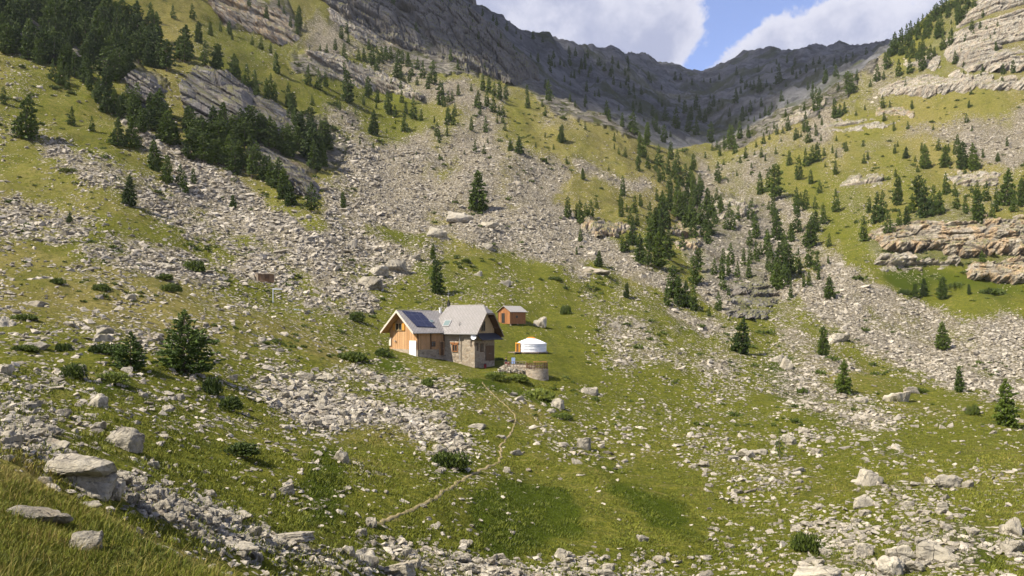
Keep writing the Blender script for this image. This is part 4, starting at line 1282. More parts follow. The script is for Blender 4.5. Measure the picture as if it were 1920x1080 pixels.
DENSE += fill([(225,205),(310,205),(340,245),(466,250),(520,268),(600,270),(626,285),(612,316),(575,318),(500,276),(466,280),(500,330),(560,382),(585,400),(548,402),(480,345),(400,315),(330,290),(250,240)], 78, 42, 64, 10, 2)
DENSE += fill([(352,116),(400,120),(442,140),(486,178),(530,188),(566,232),(600,262),(566,262),(520,190),(480,182),(440,150),(372,126)], 12, 36, 48, 12, 3)
DENSE += fill([(100,130),(160,165),(240,215),(225,225),(150,190),(90,150)], 12, 26, 44, 12, 4)
TREES += DENSE

def tree_zone(px, py):
    if px < 640 and py < 420:
        if py > 195 and px > 215 and not (px < 320 and py > 300): return 'in the dark wood below and beside the tilted grey slabs'
        if px < 360 and py < 245: return 'in the dense dark wood in the upper left corner'
        if py > 260: return 'in the loose group on the edge of the left scree'
        return 'on the sunny upper slope above the tilted grey slabs'
    if px < 860 and py < 290: return 'round the long pale rock slab on the upper slope'
    if px < 960 and py < 260 and py > 140: return 'in the tight cluster at the top of the central scree'
    if py < 245 and px < 1550 and ((px < 1180 and py < 230) or py < 232 - max(0, px - 1440) * .5): return 'in cloud shade on the grey mountain at the valley head'
    if px < 1300 and py < 345: return 'along the crest of the sunny grass shoulder'
    if px < 1195 and py > 380: return 'round the low rock step left of the ravine'
    if px < 1440 and py > 330: return 'in the rocky ravine in the middle of the valley'
    if px < 1600 and py > 330: return 'on the stony right bank of the ravine'
    if py > 345: return 'in the belt above the ochre cliff band'
    if px > 1660 and py < 100: return 'on the skyline of the right hand ridge'
    if px > 1745 and py > 270: return 'in the row in the upper right meadow'
    return 'scattered over the sunlit flank of the right hand ridge'

def make_tree(px, py, h, kind, v, label, group, r, whole=True):
    x, y, z = (float(a[0]) for a in look(px, py - 1))
    H = h * y / F * (r.uniform(.86, 1.04) if group else 1.0)
    crown, trunk, both = tree_proto(kind, v)
    w = r.uniform(.78, 1.06) * (1.18 if px < 640 and 'wood' in group else 1) if group else r.uniform(.95, 1.1) * (1.3 if kind == 'young' else 1)
    if whole:
        root = bpy.data.objects.new('pine_tree', None); COL.objects.link(root)
        root.empty_display_size = .3
        root.location = (x, y, z - .01 * H); root.scale = (H * w, H * w, H); root.rotation_euler = (r.gauss(0, .035), r.gauss(0, .035), r.uniform(0, 6.28))
        link('crown', crown, root); link('trunk', trunk, root)
    else:
        root = bpy.data.objects.new('pine_tree', both); COL.objects.link(root)
        root.location = (x, y, z - .01 * H); root.scale = (H * w, H * w, H); root.rotation_euler = (r.gauss(0, .035), r.gauss(0, .035), r.uniform(0, 6.28))
    tag(root, label, 'tree', group)

def build_trees():
    r = random.Random(11)
    for (px, py, h), (lab, kind) in UNIQUE.items():
        make_tree(px, py, h, kind, r.randrange(3), lab, None, r)
    rest = sorted(TREES, key=lambda t: -t[2])
    rest = [t for t in rest if t[2] > 0]
    nmax = 300 - len(UNIQUE)
    inside = [t for t in rest if -20 < t[0] < 1940 and t[1] > 4]
    for px, py, h in inside[:nmax]:
        zn = tree_zone(px, py)
        kind = 'cone' if r.random() < (.55 if px < 640 else .4) else 'column'
        make_tree(px, py, h, kind, r.randrange(5), 'dark pine among others ' + zn, 'pines ' + zn, r, whole=h > 20)
    left = inside[nmax:] + [t for t in rest if t not in inside]
    left += fill([(1180,130),(1330,150),(1440,110),(1640,100),(1600,140),(1440,225),(1330,262),(1250,262),(1150,215),(1040,195),(1000,120)], 85, 8, 17, 9, 5)
    left += fill([(780,0),(870,4),(960,52),(1050,95),(1180,112),(1180,160),(1040,150),(960,110),(880,70)], 46, 9, 18, 8, 6)
    left += fill([(1290,300),(1440,235),(1560,180),(1620,200),(1560,330),(1440,330),(1350,350)], 40, 8, 15, 14, 8)
    left += fill([(600,200),(800,240),(860,280),(1000,240),(1200,300),(1200,330),(1050,320),(700,300)], 24, 6, 10, 22, 9)
    left += fill([(1290,330),(1420,350),(1560,380),(1590,440),(1560,520),(1500,560),(1440,600),(1360,560),(1300,500)], 46, 16, 38, 13, 21)
    left += fill([(1160,300),(1300,320),(1360,400),(1330,470),(1240,480),(1160,430)], 34, 16, 36, 12, 22)
    left += fill([(1480,250),(1700,215),(1900,240),(1900,380),(1700,340),(1560,330)], 26, 9, 20, 18, 23)
    left += fill([(1690,170),(1800,160),(1900,160),(1900,60),(1800,20),(1740,70)], 26, 9, 22, 14, 24)
    left += fill([(1660,110),(1700,80),(1760,34),(1800,10),(1830,14),(1790,60),(1720,120)], 34, 18, 34, 8, 25)
    left += fill([(640,60),(860,150),(960,230),(900,300),(760,250),(640,150)], 40, 12, 28, 15, 26)
    left += fill([(-400,-200),(-30,-60),(-30,120),(-400,60)], 60, 50, 70, 16, 10) + fill([(1930,-40),(2200,-120),(2200,360),(1930,380)], 50, 30, 55, 18, 12)
    left += fill([(0,-90),(420,-60),(420,-20),(120,0),(0,5)], 30, 45, 60, 14, 13)
    VV, FF, TT, off = [], [], [], 0
    protos = []
    for q in range(4):
        p = TREE_KINDS['column' if q % 2 else 'cone'][q % 3]
        protos.append(crown_mesh('c', 300 + q, 3.6, p[1], 20, 9, .02, p[5], .062, p[7], .14, None))
    for px, py, h in left:
        x, y, z = (float(a[0]) for a in look(px, py - 1))
        if y > 1900: continue
        H = h * y / F; V, Fc, tone = protos[r.randrange(4)]
        a = r.uniform(0, 6.28); c, s = math.cos(a), math.sin(a); w = H * r.uniform(.8, 1.05)
        VV.append(np.stack([(V[:, 0] * c - V[:, 1] * s) * w + x, (V[:, 0] * s + V[:, 1] * c) * w + y, V[:, 2] * H + z], 1))
        FF.append(Fc + off); TT.append(tone); off += len(V)
    me = mesh_from('far_woods', np.concatenate(VV), np.concatenate(FF), [M['pine']], {'tone': np.concatenate(TT)})
    tag(link('far_woods', me), 'countless small dark pines dotted over the far mountainsides', 'trees', kind='stuff')

build_trees()

# ------------------------------------------------------------------ low shrubs
def shrub_arrays(seed, n=520, flat=.5):
    r = np.random.default_rng(seed)
    lob = r.uniform(0, 2 * np.pi, 7); lr = r.uniform(.2, .55, 7)
    an = r.uniform(0, 2 * np.pi, n); k = r.integers(0, 7, n)
    cx, cy = np.cos(lob[k]) * lr[k] * .75, np.sin(lob[k]) * lr[k] * .75
    ph = np.arccos(r.uniform(0, 1, n)); rad = .38 * r.uniform(.55, 1.1, n) * (1.1 - lr[k] * .6)
    C = np.stack([cx + rad * np.sin(ph) * np.cos(an), cy + rad * np.sin(ph) * np.sin(an), rad * np.cos(ph) * 2 * flat], 1)
    d = C * np.array([1, 1, 1.6]) + r.normal(0, .25, (n, 3)) + np.array([0, 0, .25]); d /= np.linalg.norm(d, axis=1)[:, None]
    a = np.cross(d, r.normal(size=(n, 3))); a /= np.linalg.norm(a, axis=1)[:, None]; b = np.cross(d, a)
    S = r.uniform(.04, .085, n)[:, None] * (900 / n) ** .35
    V = np.stack([C + d * S * 1.4, C + a * S * .6, C + (-.5 * a + .87 * b) * S * .6, C + (-.5 * a - .87 * b) * S * .6], 1).reshape(-1, 3)
    i = np.arange(n)[:, None] * 4
    Fc = np.concatenate([i + np.array([0, 1, 2]), i + np.array([0, 2, 3]), i + np.array([0, 3, 1])])
    return V, Fc, np.repeat(r.uniform(0, 1, n), 4)

SHRUB = [shrub_arrays(700 + i, 900, (.42, .6, .3)[i % 3]) for i in range(6)]
HERB = foliage_material('tall_herbs', (.045, .070, .010), (.130, .160, .022), (.150, .165, .03))
HERB_ME = [mesh_from('shrub', v, f, [HERB], {'tone': t}) for v, f, t in SHRUB]
SHRUB_ME = [mesh_from('shrub', v, f, [M['shrub']], {'tone': t}) for v, f, t in SHRUB]
SHRUBS = [
 (133,712,52,32,'rounded dark shrub below the smaller bushy young pine, far left'),
 (188,666,58,24,'low spreading shrub left of the smaller bushy young pine'),
 (115,661,30,18,'small rounded shrub above the low spreading one in the left meadow'),
 (205,722,70,24,'flat dark heath mat under the bushy young pines'),
 (395,744,42,40,'upright shrub below the largest bushy young pine, upper of two'),
 (421,774,50,32,'rounded shrub below the largest bushy young pine, lower of two'),
 (440,858,76,28,'wide low shrub on the open slope above the stream bed'),
 (846,882,86,34,'wide oval dark shrub left of the footpath'),
 (1520,1040,62,40,'straggly shrub in the lower pasture above the bottom edge'),
 (668,606,36,22,'leafy bush in the grass left of the hut'),
 (1061,592,22,20,'small bush on the slope right of the small shed'),
 (655,680,62,22,'dark shrub at the foot of the grassy bank left of the hut'),
 (720,672,44,20,'dark shrub against the stone foot of the hut gable'),
 (800,728,30,20,'dark shrub in the rubble below the hut wall'),
 (930,716,50,18,'bushy growth in front of the terrace rubble'),
 (966,718,48,16,'bushy growth below the round terrace wall'),
 (1010,752,70,22,'dark heathy patch below the round terrace wall'),
 (1050,790,44,14,'low dark heath beside the dark jagged boulder'),
 (1827,782,26,24,'small rounded shrub left of the tall conical pine at the right edge'),
 (1700,556,30,14,'low shrub under the ochre cliff band'),
 (1790,545,60,16,'long low shrub under the ochre cliff band'),
 (1870,556,60,16,'wide low shrub under the ochre cliff band near the right edge'),
 (310,550,44,20,'green shrub in the meadow below the left scree, lower of two'),
 (360,512,40,26,'pale green shrub at the lower end of the left scree'),
 (105,535,40,14,'low shrub among stones in the upper left meadow'),
 (185,548,34,18,'low shrub in the middle of the upper left meadow'),
 (300,527,40,14,'green shrub in the meadow below the left scree, upper of two'),
 (1041,528,30,10,'low oval shrub in grass above the small shed'),
 (758,600,30,14,'low green shrub behind the ridge of the hut'),
 (125,325,44,10,'low green mat in the grass strip below the lone conical pine'),
 (36,602,54,14,'dark low shrub at the far left of the meadow'),
 (40,660,50,14,'flat green shrub at the left edge of the meadow'),
 (1725,740,36,12,'low shrub on the green strip beside the scree foot'),
 (870,495,22,10,'small low bush at the top of the green slope behind the hut'),
]
def build_shrubs():
    r = random.Random(5)
    for px, py, w, h, lab in SHRUBS:
        x, y, z = (float(a[0]) for a in look(px, py - 2))
        k = r.randrange(6); v = SHRUB[k][0]
        o = bpy.data.objects.new('shrub', (HERB_ME if 'bushy growth' in lab or 'heath' in lab or 'mat' in lab else SHRUB_ME)[k]); COL.objects.link(o)
        W = w * y / F / (v[:, 0].max() - v[:, 0].min())
        o.scale = (W, W * .8, h * y / F * .9 / (v[:, 2].max()))
        o.location = (x, y + .25 * w * y / F, z - .02 + .1 * h * y / F); o.rotation_euler = (0, 0, r.uniform(-.5, .5))
        tag(o, lab, 'shrub')
build_shrubs()

def build_undergrowth():
    r = np.random.default_rng(44)
    n = 60000
    px = r.uniform(-330, 2250, n); py = r.uniform(120, 800, n)
    x, y, z = look(px, py)
    s, rk, d, l = zones(px, py, x, y)
    c = fbm(x / 14, y / 14, 501, 4)
    ok = (y > 95) & (y < 620) & (r.uniform(size=n) < np.clip(.02 + .40 * np.clip(c - .02, 0, 1), 0, .25) * (1 - .75 * s)) & ~HOUSE_ZONE(px, py)
    i = np.nonzero(ok)[0]
    print('UNDERGROWTH', len(i))
    base = [shrub_arrays(900 + k, 46, .45) for k in range(5)]
    VV, FF, TT, off = [], [], [], 0
    for k in range(5):
        sel = i[k::5]; m = len(sel); V, Fc, t = base[k]
        W = np.exp(r.normal(-.15, .45, m)) * np.clip(y[sel] / 220, .55, 1.6); a = r.uniform(0, 6.28, m); cs, sn = np.cos(a), np.sin(a)
        V = V * np.array([1, 1, 1.2]); big = (V - V.mean(0)) 
        P = np.stack([(V[None, :, 0] * cs[:, None] - V[None, :, 1] * sn[:, None]) * W[:, None] + x[sel][:, None],
                      (V[None, :, 0] * sn[:, None] + V[None, :, 1] * cs[:, None]) * W[:, None] + y[sel][:, None],
                      V[None, :, 2] * (W * r.uniform(.5, 1.1, m))[:, None] + z[sel][:, None] - .05], -1)
        VV.append(P.reshape(-1, 3)); FF.append((Fc[None] + (off + np.arange(m) * len(V))[:, None, None]).reshape(-1, 3)); TT.append(np.tile(t, m)); off += m * len(V)
    me = mesh_from('undergrowth', np.concatenate(VV), np.concatenate(FF), [M['shrub']], {'tone': np.concatenate(TT)})
    tag(link('undergrowth', me), 'countless tiny dark shrubs dotted over the grassy slopes', 'undergrowth', kind='stuff')
build_undergrowth()

# ------------------------------------------------------------------ grass: tall on the near bank, tufts on the near meadow
def grass_material():
    m, N, b = new_mat('grass_blades')
    t = N.attr('tone').outputs['Fac']; tip = N.attr('tip').outputs['Fac']
    c = N.mix(N.ramp(t, .0, .55), (.040, .066, .005), (.150, .172, .016))
    c = N.mix(N.ramp(t, .55, .9), c, (.28, .21, .065))
    c = N.mix(N.math('MULTIPLY', tip, .30), c, (.25, .22, .06))
    N.l(c, b.inputs['Base Color'])
    b.inputs['Roughness'].default_value = .6
    b.inputs['Specular IOR Level'].default_value = .2
    return m
M['grass'] = grass_material()

def blades(x, y, z, L, wd, tone, r, bend=.5):
    n = len(x)
    az = r.uniform(0, 2 * np.pi, n); tilt = np.abs(r.normal(.25, .22, n)); wa = r.uniform(0, np.pi, n)
    dx, dy = np.cos(az) * np.sin(tilt) + .18, np.sin(az) * np.sin(tilt) - .05
    dz = np.cos(tilt)
    base = np.stack([x, y, z], 1); D = np.stack([dx, dy, dz], 1)
    W = np.stack([np.cos(wa), np.sin(wa), 0 * wa], 1) * wd[:, None] * .5
    mid = base + D * (L * .55)[:, None]
    B = np.stack([dx * 1.9, dy * 1.9, dz * (1 - bend * .5)], 1)
    tip = mid + B * (L * .45)[:, None]
    V = np.stack([base - W, base + W, mid + W * .75, mid - W * .75, tip], 1).reshape(-1, 3)
    i = np.arange(n)[:, None] * 5
    Fc = np.concatenate([i + np.array([0, 1, 2]), i + np.array([0, 2, 3]), i + np.array([3, 2, 4])])
    tp = np.tile([0, 0, .45, .45, 1], n)
    return V, Fc, np.repeat(tone, 5), tp

def ground_many(x, y):
    px = CX + F * x / y
    out = np.zeros_like(x)
    fi = np.clip((px - PX0) / DPX, 0, NPX - 1.001); i0 = fi.astype(int); f = fi - i0
    ly = np.log(y)
    LY = np.log(GY)
    order = np.argsort(i0); ptr = 0
    while ptr < len(order):
        i = i0[order[ptr]]; e = ptr
        while e < len(order) and i0[order[e]] == i: e += 1
        s = order[ptr:e]; ptr = e
        out[s] = np.interp(ly[s], LY[i], GZ[i]) * (1 - f[s]) + np.interp(ly[s], LY[i + 1], GZ[i + 1]) * f[s]
    return out

def build_grass():
    r = np.random.default_rng(17)
    n = 300000
    px = r.uniform(-330, 760, n); y = np.exp(r.uniform(math.log(2.4), math.log(19), n))
    edge = np.interp(px, [e[0] for e in EDGE], [e[2] for e in EDGE])
    x = (px - CX) / F * y
    ok = y < edge * 1.22
    px, x, y = px[ok], x[ok], y[ok]
    z = ground_many(x, y)
    n = len(x)
    cl = fbm(x / .5, y / .5, 401, 3); c2 = fbm(x / 1.6, y / 1.6, 405, 3)
    tone = np.clip(.30 + .60 * c2 + .35 * cl + r.normal(0, .2, n) + .13 * (y - 5) / 5, 0, 1)
    L = np.clip(.070 + .05 * cl + r.normal(0, .022, n), .025, .17)
    A = blades(x, y, z - .01, L, np.clip(.0022 + .0005 * y, .0025, .010) * r.uniform(.7, 1.4, n), tone, r)
    # seed stalks
    k = r.choice(n, 5000, replace=False)
    Bl = blades(x[k], y[k], z[k], L[k] * 1.8 + .04, np.full(5000, .004), np.clip(r.normal(.85, .1, 5000), 0, 1), r, .2)
    # tufts on the meadow beyond the stream
    n2 = 420000
    px2 = r.uniform(-330, 2250, n2); py2 = r.uniform(690, 1120, n2)
    x2, y2, z2 = look(px2, py2)
    s, rk, d, l = zones(px2, py2, x2, y2)
    cl2 = fbm(x2 / 1.2, y2 / 1.2, 411, 4)
    okk = (y2 > 20) & (y2 < 125) & (r.uniform(size=n2) < np.clip(.55 + 1.5 * cl2, 0, 1) * (1 - .8 * s)) & ~HOUSE_ZONE(px2, py2)
    x2, y2, z2, d, l, cl2 = (a[okk] for a in (x2, y2, z2, d, l, cl2))
    x2 = x2 + r.normal(0, .12, len(x2))
    tone2 = np.clip(.18 + .62 * d - .36 * l + .30 * cl2 + r.normal(0, .13, len(x2)), 0, .95)
    L2 = np.clip(.13 + .13 * cl2 + .04 * l + r.normal(0, .04, len(x2)), .06, .5)
    Cc = blades(x2, y2, z2 - .02, L2, .012 + y2 * .0007, tone2, r)
    parts = [A, Bl, Cc]
    off = 0; FF = []
    for p in parts:
        FF.append(p[1] + off); off += len(p[0])
    me = mesh_from('grass', np.concatenate([p[0] for p in parts]), np.concatenate(FF), [M['grass']],
                   {'tone': np.concatenate([p[2] for p in parts]), 'tip': np.concatenate([p[3] for p in parts])})
    tag(link('grass', me), 'tall seeding grass on the near bank and short tufts on the meadow', 'grass', kind='stuff')

build_grass()

# ------------------------------------------------------------------ buildings
M['wood_orange'] = plank_material('weathered_larch_boards', (.42, .23, .10), (.56, .34, .17), (.33, .20, .11), .22)
M['wood_pale'] = plank_material('pale_larch_boards', (.42, .30, .15), (.52, .38, .20), (.33, .22, .12), .24)
M['wood_dark'] = plain('dark_timber', (.11, .062, .032), .75, .35, 5, bmp=.01)
M['wood_red'] = plank_material('red_brown_boards', (.30, .125, .045), (.40, .175, .065), (.20, .09, .04), .2)
M['wood_brown'] = plank_material('brown_weathered_boards', (.20, .12, .065), (.27, .165, .09), (.15, .10, .06), .2)
M['wood_grey'] = plank_material('silvered_boards', (.20, .16, .12), (.30, .25, .19), (.15, .11, .08), .2)
M['shutter'] = plain('orange_shutter_paint', (.58, .27, .045), .6, .15, 4)
M['fascia'] = plain('pale_fascia_board', (.60, .53, .44), .7, .15, 3)
M['white_paint'] = plain('white_paint', (.80, .80, .78), .55, .05, 2)
M['glass'] = plain('window_glass', (.02, .024, .026), .12, .1, 1, spec=.6)
M['skyglass'] = plain('roof_window_glass', (.16, .21, .20), .10, .1, 1, spec=.8)
M['masonry'] = masonry_material('hut_stonework', (.25, .195, .135), (.52, .43, .32), (.36, .31, .235), 1.7)
M['slate'] = slate_material('diamond_tiles', (.225, .21, .20), (.27, .252, .24))
M['dark_slate'] = plain('dark_awning_slates', (.040, .040, .048), .5, .3, 9, spec=.4)
M['metal'] = plain('weathered_sheet', (.33, .305, .28), .6, .15, 2)
M['pipe'] = plain('grey_pipe', (.34, .33, .32), .5, .1, 3)
M['black'] = plain('soot_black', (.025, .024, .024), .7, .2, 5)
M['felt'] = plain('white_yurt_canvas', (.80, .81, .84), .8, .04, 2, bmp=.01)
M['orange'] = plain('orange_paint', (.62, .22, .03), .55, .12, 3)
M['dish'] = plain('grey_dish_enamel', (.55, .57, .62), .4, .06, 3)
M['path'] = plain('trodden_earth', (.24, .19, .095), .95, .6, 3.0, bmp=.03)
M['skin'] = plain('skin', (.50, .30, .21), .55, .05, 5)
M['navy'] = plain('dark_jacket_cloth', (.030, .030, .045), .9, .15, 6)
M['red'] = plain('dark_red_cloth', (.20, .022, .025), .9, .15, 6)
M['hair'] = plain('dark_hair', (.030, .020, .014), .7, .2, 20)
M['blue'] = plain('blue_grey_canvas', (.20, .26, .40), .8, .1, 5)
M['tarp'] = plain('pale_blue_sheet', (.36, .45, .56), .6, .35, 1.5, bmp=.05)
M['cells'] = panel_material()

V3 = Vector

class Solid:
    """collects closed shapes into one mesh"""
    def __init__(self, origin=(0, 0, 0)):
        self.o = V3(origin); self.v = []; self.f = []; self.mi = []; self.uv = []
    def prism(self, pts, ext, mi=0, mi_low=None, uvax=None):
        """polygon pts pushed along ext"""
        b = len(self.v); n = len(pts)
        top = [V3(p) for p in pts]; low = [p + V3(ext) for p in top]
        for p in top + low:
            self.v.append(p - self.o)
        self.f.append(list(range(b, b + n))); self.mi.append(mi)
        self.f.append([b + n + i for i in range(n)][::-1]); self.mi.append(mi if mi_low is None else mi_low)
        for i in range(n):
            j = (i + 1) % n
            self.f.append([b + i, b + n + i, b + n + j, b + j]); self.mi.append(mi)
        return self
    def box(self, c, ux, uy, uz):
        c, ux, uy, uz = V3(c), V3(ux), V3(uy), V3(uz)
        return self.prism([c - ux - uy + uz, c + ux - uy + uz, c + ux + uy + uz, c - ux + uy + uz], -2 * uz)
    def bar(self, a, b, r, n=6):
        a, b = V3(a), V3(b); d = (b - a).normalized()
        s = d.orthogonal().normalized(); t = d.cross(s)
        return self.prism([a + s * r * math.cos(k * 2 * math.pi / n) + t * r * math.sin(k * 2 * math.pi / n) for k in range(n)], b - a)
    def lathe(self, c, prof, n=32, a0=0.0, a1=2 * math.pi):
        c = V3(c); b = len(self.v); full = abs(a1 - a0 - 2 * math.pi) < 1e-4
        m = n if full else n + 1
        for r, z in prof:
            for k in range(m):
                an = a0 + (a1 - a0) * k / n
                self.v.append(c + V3((r * math.cos(an), r * math.sin(an), z)) - self.o)
        for i in range(len(prof) - 1):
            for k in range(n):
                k2 = (k + 1) % m
                self.f.append([b + i * m + k, b + i * m + k2, b + (i + 1) * m + k2, b + (i + 1) * m + k]); self.mi.append(0)
        return self
    def done(self, name, mats, parent=None, smooth=False, bev=0.0):
        if not isinstance(mats, (list, tuple)):
            mats = [mats]
        me = mesh_from(name, [tuple(p) for p in self.v], self.f, mats, midx=self.mi)
        bm = bmesh.new(); bm.from_mesh(me)
        bmesh.ops.recalc_face_normals(bm, faces=bm.faces)
        if bev:
            bmesh.ops.bevel(bm, geom=bm.edges[:], offset=bev, segments=1, affect='EDGES', clamp_overlap=True)
        uvl = bm.loops.layers.uv.new('UVMap')
        for fc in bm.faces:
            nn = fc.normal
            ax = V3((0, 0, 1)).cross(nn)
            ax = ax.normalized() if ax.length > 1e-4 else V3((1, 0, 0))
            ay = nn.cross(ax)
            for lp in fc.loops:
                lp[uvl].uv = (lp.vert.co.dot(ax), lp.vert.co.dot(ay))
        if smooth:
            for fc in bm.faces: fc.smooth = True
        bm.to_mesh(me); bm.free()
        return link(name, me, parent, None if parent is not None else tuple(self.o))

def root_at(name, loc, label, cat, group=None):
    o = bpy.data.objects.new(name, None); COL.objects.link(o)
    o.location = loc; o.empty_display_size = .5
    return tag(o, label, cat, group)

def ray_plane(px, py, O, N):
    d = V3(((px - CX) / F, 1, (HZ - py) / F))
    return d * (V3(O).dot(V3(N)) / d.dot(V3(N)))

def on_wall(O, N, x0, y0, x1, y1):
    """the upright rectangle of a wall between two rows, as centre, half width vector, half height vector"""
    N = V3(N); U = V3((-N.y, N.x, 0))
    m = (y0 + y1) / 2
    a = ray_plane(x0, m, O, N); b = ray_plane(x1, m, O, N)
    mx = (x0 + x1) / 2
    t = ray_plane(mx, y0, O, N); l = ray_plane(mx, y1, O, N)
    c = (a + b) / 2; c.z = (t.z + l.z) / 2
    return c, U * ((b - a).dot(U) / 2), V3((0, 0, (t.z - l.z) / 2))

def build_hut():
    A = V3((-14.09, 120, 0)); dL = V3((.743, .669, 0)); gL = V3((-.669, .743, 0)); N2 = -gL; N1 = -dL
    B1 = A + gL * 7.6; C = A + dL * 5.0
    dR = V3((.866, -.5, 0)); gR = V3((.5, .866, 0)); N3 = -gR; N4 = dR
    D = C + dR * 5.44; E = D + gR * 5.86
    up = V3((0, 0, 1))
    P = V3((-14.09, 120, -6.2))
    hut = root_at('mountain_hut', P, 'stone and timber mountain hut with tiled roof and solar panel on the green slope', 'hut')
    S = lambda: Solid(P)
    zw = -4.45
    # stone base of the left wing, boarded wing above it
    Aw = A + V3((0, 0, 0)); in_ = .05
    s = S(); e = dL * 8.5
    q = [A - gL * 0, B1, B1 + e, A + e]
    s.prism([p + up * zw for p in q], up * -5)
    # stonework of the right wing
    Cx = C - dR * 1.6; zt = -2.05
    s.prism([p + up * zt for p in (Cx, D, E, E - dR * 7.0)], up * -7.5)
    s.done('stone_wall', M['masonry'], hut)
    s = S()
    half = 3.8; mid = A + gL * half
    ins = lambda p: p + (mid - p) * .012
    g = [ins(A + up * 0) + up * zw, ins(B1) + up * zw, ins(B1) + up * -1.62, mid + up * 1.20, ins(A) + up * -1.62]
    s.prism([p + dL * .06 for p in g], dL * 8.4)
    s.done('wooden_wall', M['wood_orange'], hut)
    s = S()
    mr = D + gR * 2.93
    g = [D + gR * .03 + up * zt, E - gR * .03 + up * zt, E - gR * .03 + up * -1.45, mr + gR * 1.0 + up * .80, mr - gR * 1.0 + up * .80, D + gR * .03 + up * -1.45]
    s.prism([p - dR * .03 for p in g], dR * -5.2)
    w = s.done('gable_wall', M['wood_pale'], hut); w['label'] = 'paler boarded gable above the dark awning'
    # posts at the corner of the boarded wing
    s = S()
    for p in (A, A + dL * 2.4, A + dL * 4.9):
        s.box(p + N2 * .05 + up * -3.0, dL * .08, N2 * .06, up * 1.42)
    s.box(A + dL * 2.5 + N2 * .06 + up * -1.72, dL * 2.45, N2 * .07, up * .11)
    s.done('corner_post', M['wood_dark'], hut)
    # ---- roofs
    rz, tl = 1.46, .75
    f0 = A - dL * 1.25; rid0 = mid - dL * 1.25
    eF = f0 + N2 * .62 + up * (rz - tl * (half + .62)); eB = B1 - dL * 1.25 - N2 * .62 + up * (rz - tl * (half + .62))
    L2 = dL * 8.6
    s = S(); th = up * -.17
    s.prism([rid0 + up * rz, eF, eF + L2, rid0 + L2 + up * rz], th, 0, 1)
    s.prism([rid0 + up * rz + gL * .001, eB, eB + L2, rid0 + L2 + up * rz + gL * .001], th, 0, 1)
    s.done('roof', [M['slate'], M['wood_orange']], hut)
    rz2, t2 = 2.29, 1.163
    rl = mr - dR * 6.8 + up * rz2; rr = mr - dR * .15 + up * rz2
    vg = dR * 1.05
    hz = rz2 - 1.25; ho = 1.25 / t2
    hF = mr + vg - gR * ho + up * hz; hB = mr + vg + gR * ho + up * hz
    tF = D + vg - gR * .75 + up * (rz2 - t2 * 3.68); ob = 1.15
    tB = E + vg + gR * ob + up * (rz2 - t2 * (2.93 + ob))
    Lf = C - dR * 2.6 - gR * .75 + up * tF.z; Lb = E - dR * 8.0 + gR * ob + up * tB.z
    s = S(); th = up * -.2
    s.prism([rl, Lf, tF, hF, rr], th, 0, 1)
    s.prism([rl, rr, hB, tB, Lb], th, 0, 1)
    s.prism([rr, hF, hB], th, 0, 1)
    s.prism([rl, Lb, Lf], th, 0, 1)
    s.done('roof', [M['slate'], M['wood_dark']], hut)
    # ridge caps and gutters
    s = S()
    s.bar(rl, rr, .07); s.bar(rid0 + up * (rz + .02), rid0 + dL * 6.5 + up * (rz + .02), .06)
    s.done('ridge_cap', M['metal'], hut)
    s = S()
    s.bar(eF - up * .1, eF + dL * 5.6 - up * .1, .07); s.bar(C - gR * .78 + up * (tF.z - .12), tF - up * .12, .07)
    s.done('gutter', M['pipe'], hut)
    # barge boards
    s = S()
    k = N1 * .05
    s.prism([rid0 + up * (rz + .06) + k, eF + up * .06 + k, eF - up * .28 + k, rid0 + up * (rz - .34) + k], N1 * -.06)
    s.prism([rid0 + up * (rz + .06) + k, eB + up * .06 + k, eB - up * .28 + k, rid0 + up * (rz - .34) + k], N1 * -.06)
    s.done('barge_board', M['fascia'], hut)
    s = S(); k = N4 * .03
    for a, b in ((hF, tF), (hB, tB)):
        s.prism([a + up * .03 + k, b + up * .03 + k, b - up * .30 + k, a - up * .30 + k], N4 * -.05)
    s.prism([hF + up * .03 + k, hB + up * .03 + k, hB - up * .22 + k, hF - up * .22 + k], N4 * -.05)
    s.done('barge_board', M['wood_grey'], hut)
    # bracket beams under the right gable
    s = S()
    for o in (-2.6, -1.2, 1.2, 2.6):
        z = rz2 - t2 * abs(o) - .42
        s.box(mr + gR * o + dR * .45 + up * z, dR * .5, gR * .08, up * .09)
    s.done('roof_beam', M['wood_dark'], hut)
    # ---- things on the roof slopes
    nF = (gL * -tl + up).normalized()   # slope of the left wing towards the front wall
    nF = (N2 * tl + up).normalized()
    O1 = rid0 + up * rz
    s = S()
    pts = [ray_plane(x, y, O1, nF) + nF * .12 for x, y in ((753, 583.5), (790, 587), (817, 614.5), (781, 613))]
    s.prism(pts, nF * -.07)
    s.done('solar_panel', M['cells'], hut)
    nR = (N3 * t2 + up).normalized(); O2 = rr
    def roof_window(px0, py0, px1, py1, O, n, along):
        c = ray_plane((px0 + px1) / 2, (py0 + py1) / 2, O, n)
        a = V3(along).normalized(); b = n.cross(a)
        hw = abs(px1 - px0) / F * c.y / 2; hh = abs(py1 - py0) / F * c.y * .68
        fr = S().box(c + n * .05, a * hw, b * hh, n * .07).done('skylight', M['pipe'], hut)
        S().box(c + n * .13, a * (hw * .80), b * (hh * .82), n * .015).done('pane', M['skyglass'], fr).parent = fr
    roof_window(831, 601, 846, 612, O2, nR, dR)
    roof_window(804, 600, 813, 606, O1, nF, dL)
    s = S()
    c = ray_plane(861, 611, O2, nR); s.bar(c, c + up * .5, .07); s.bar(c + up * .5, c + up * .5 + V3((.25, 0, .1)), .06)
    s.done('vent_pipe', M['metal'], hut)
    s = S(); c = rl + dR * .15 + up * -.15
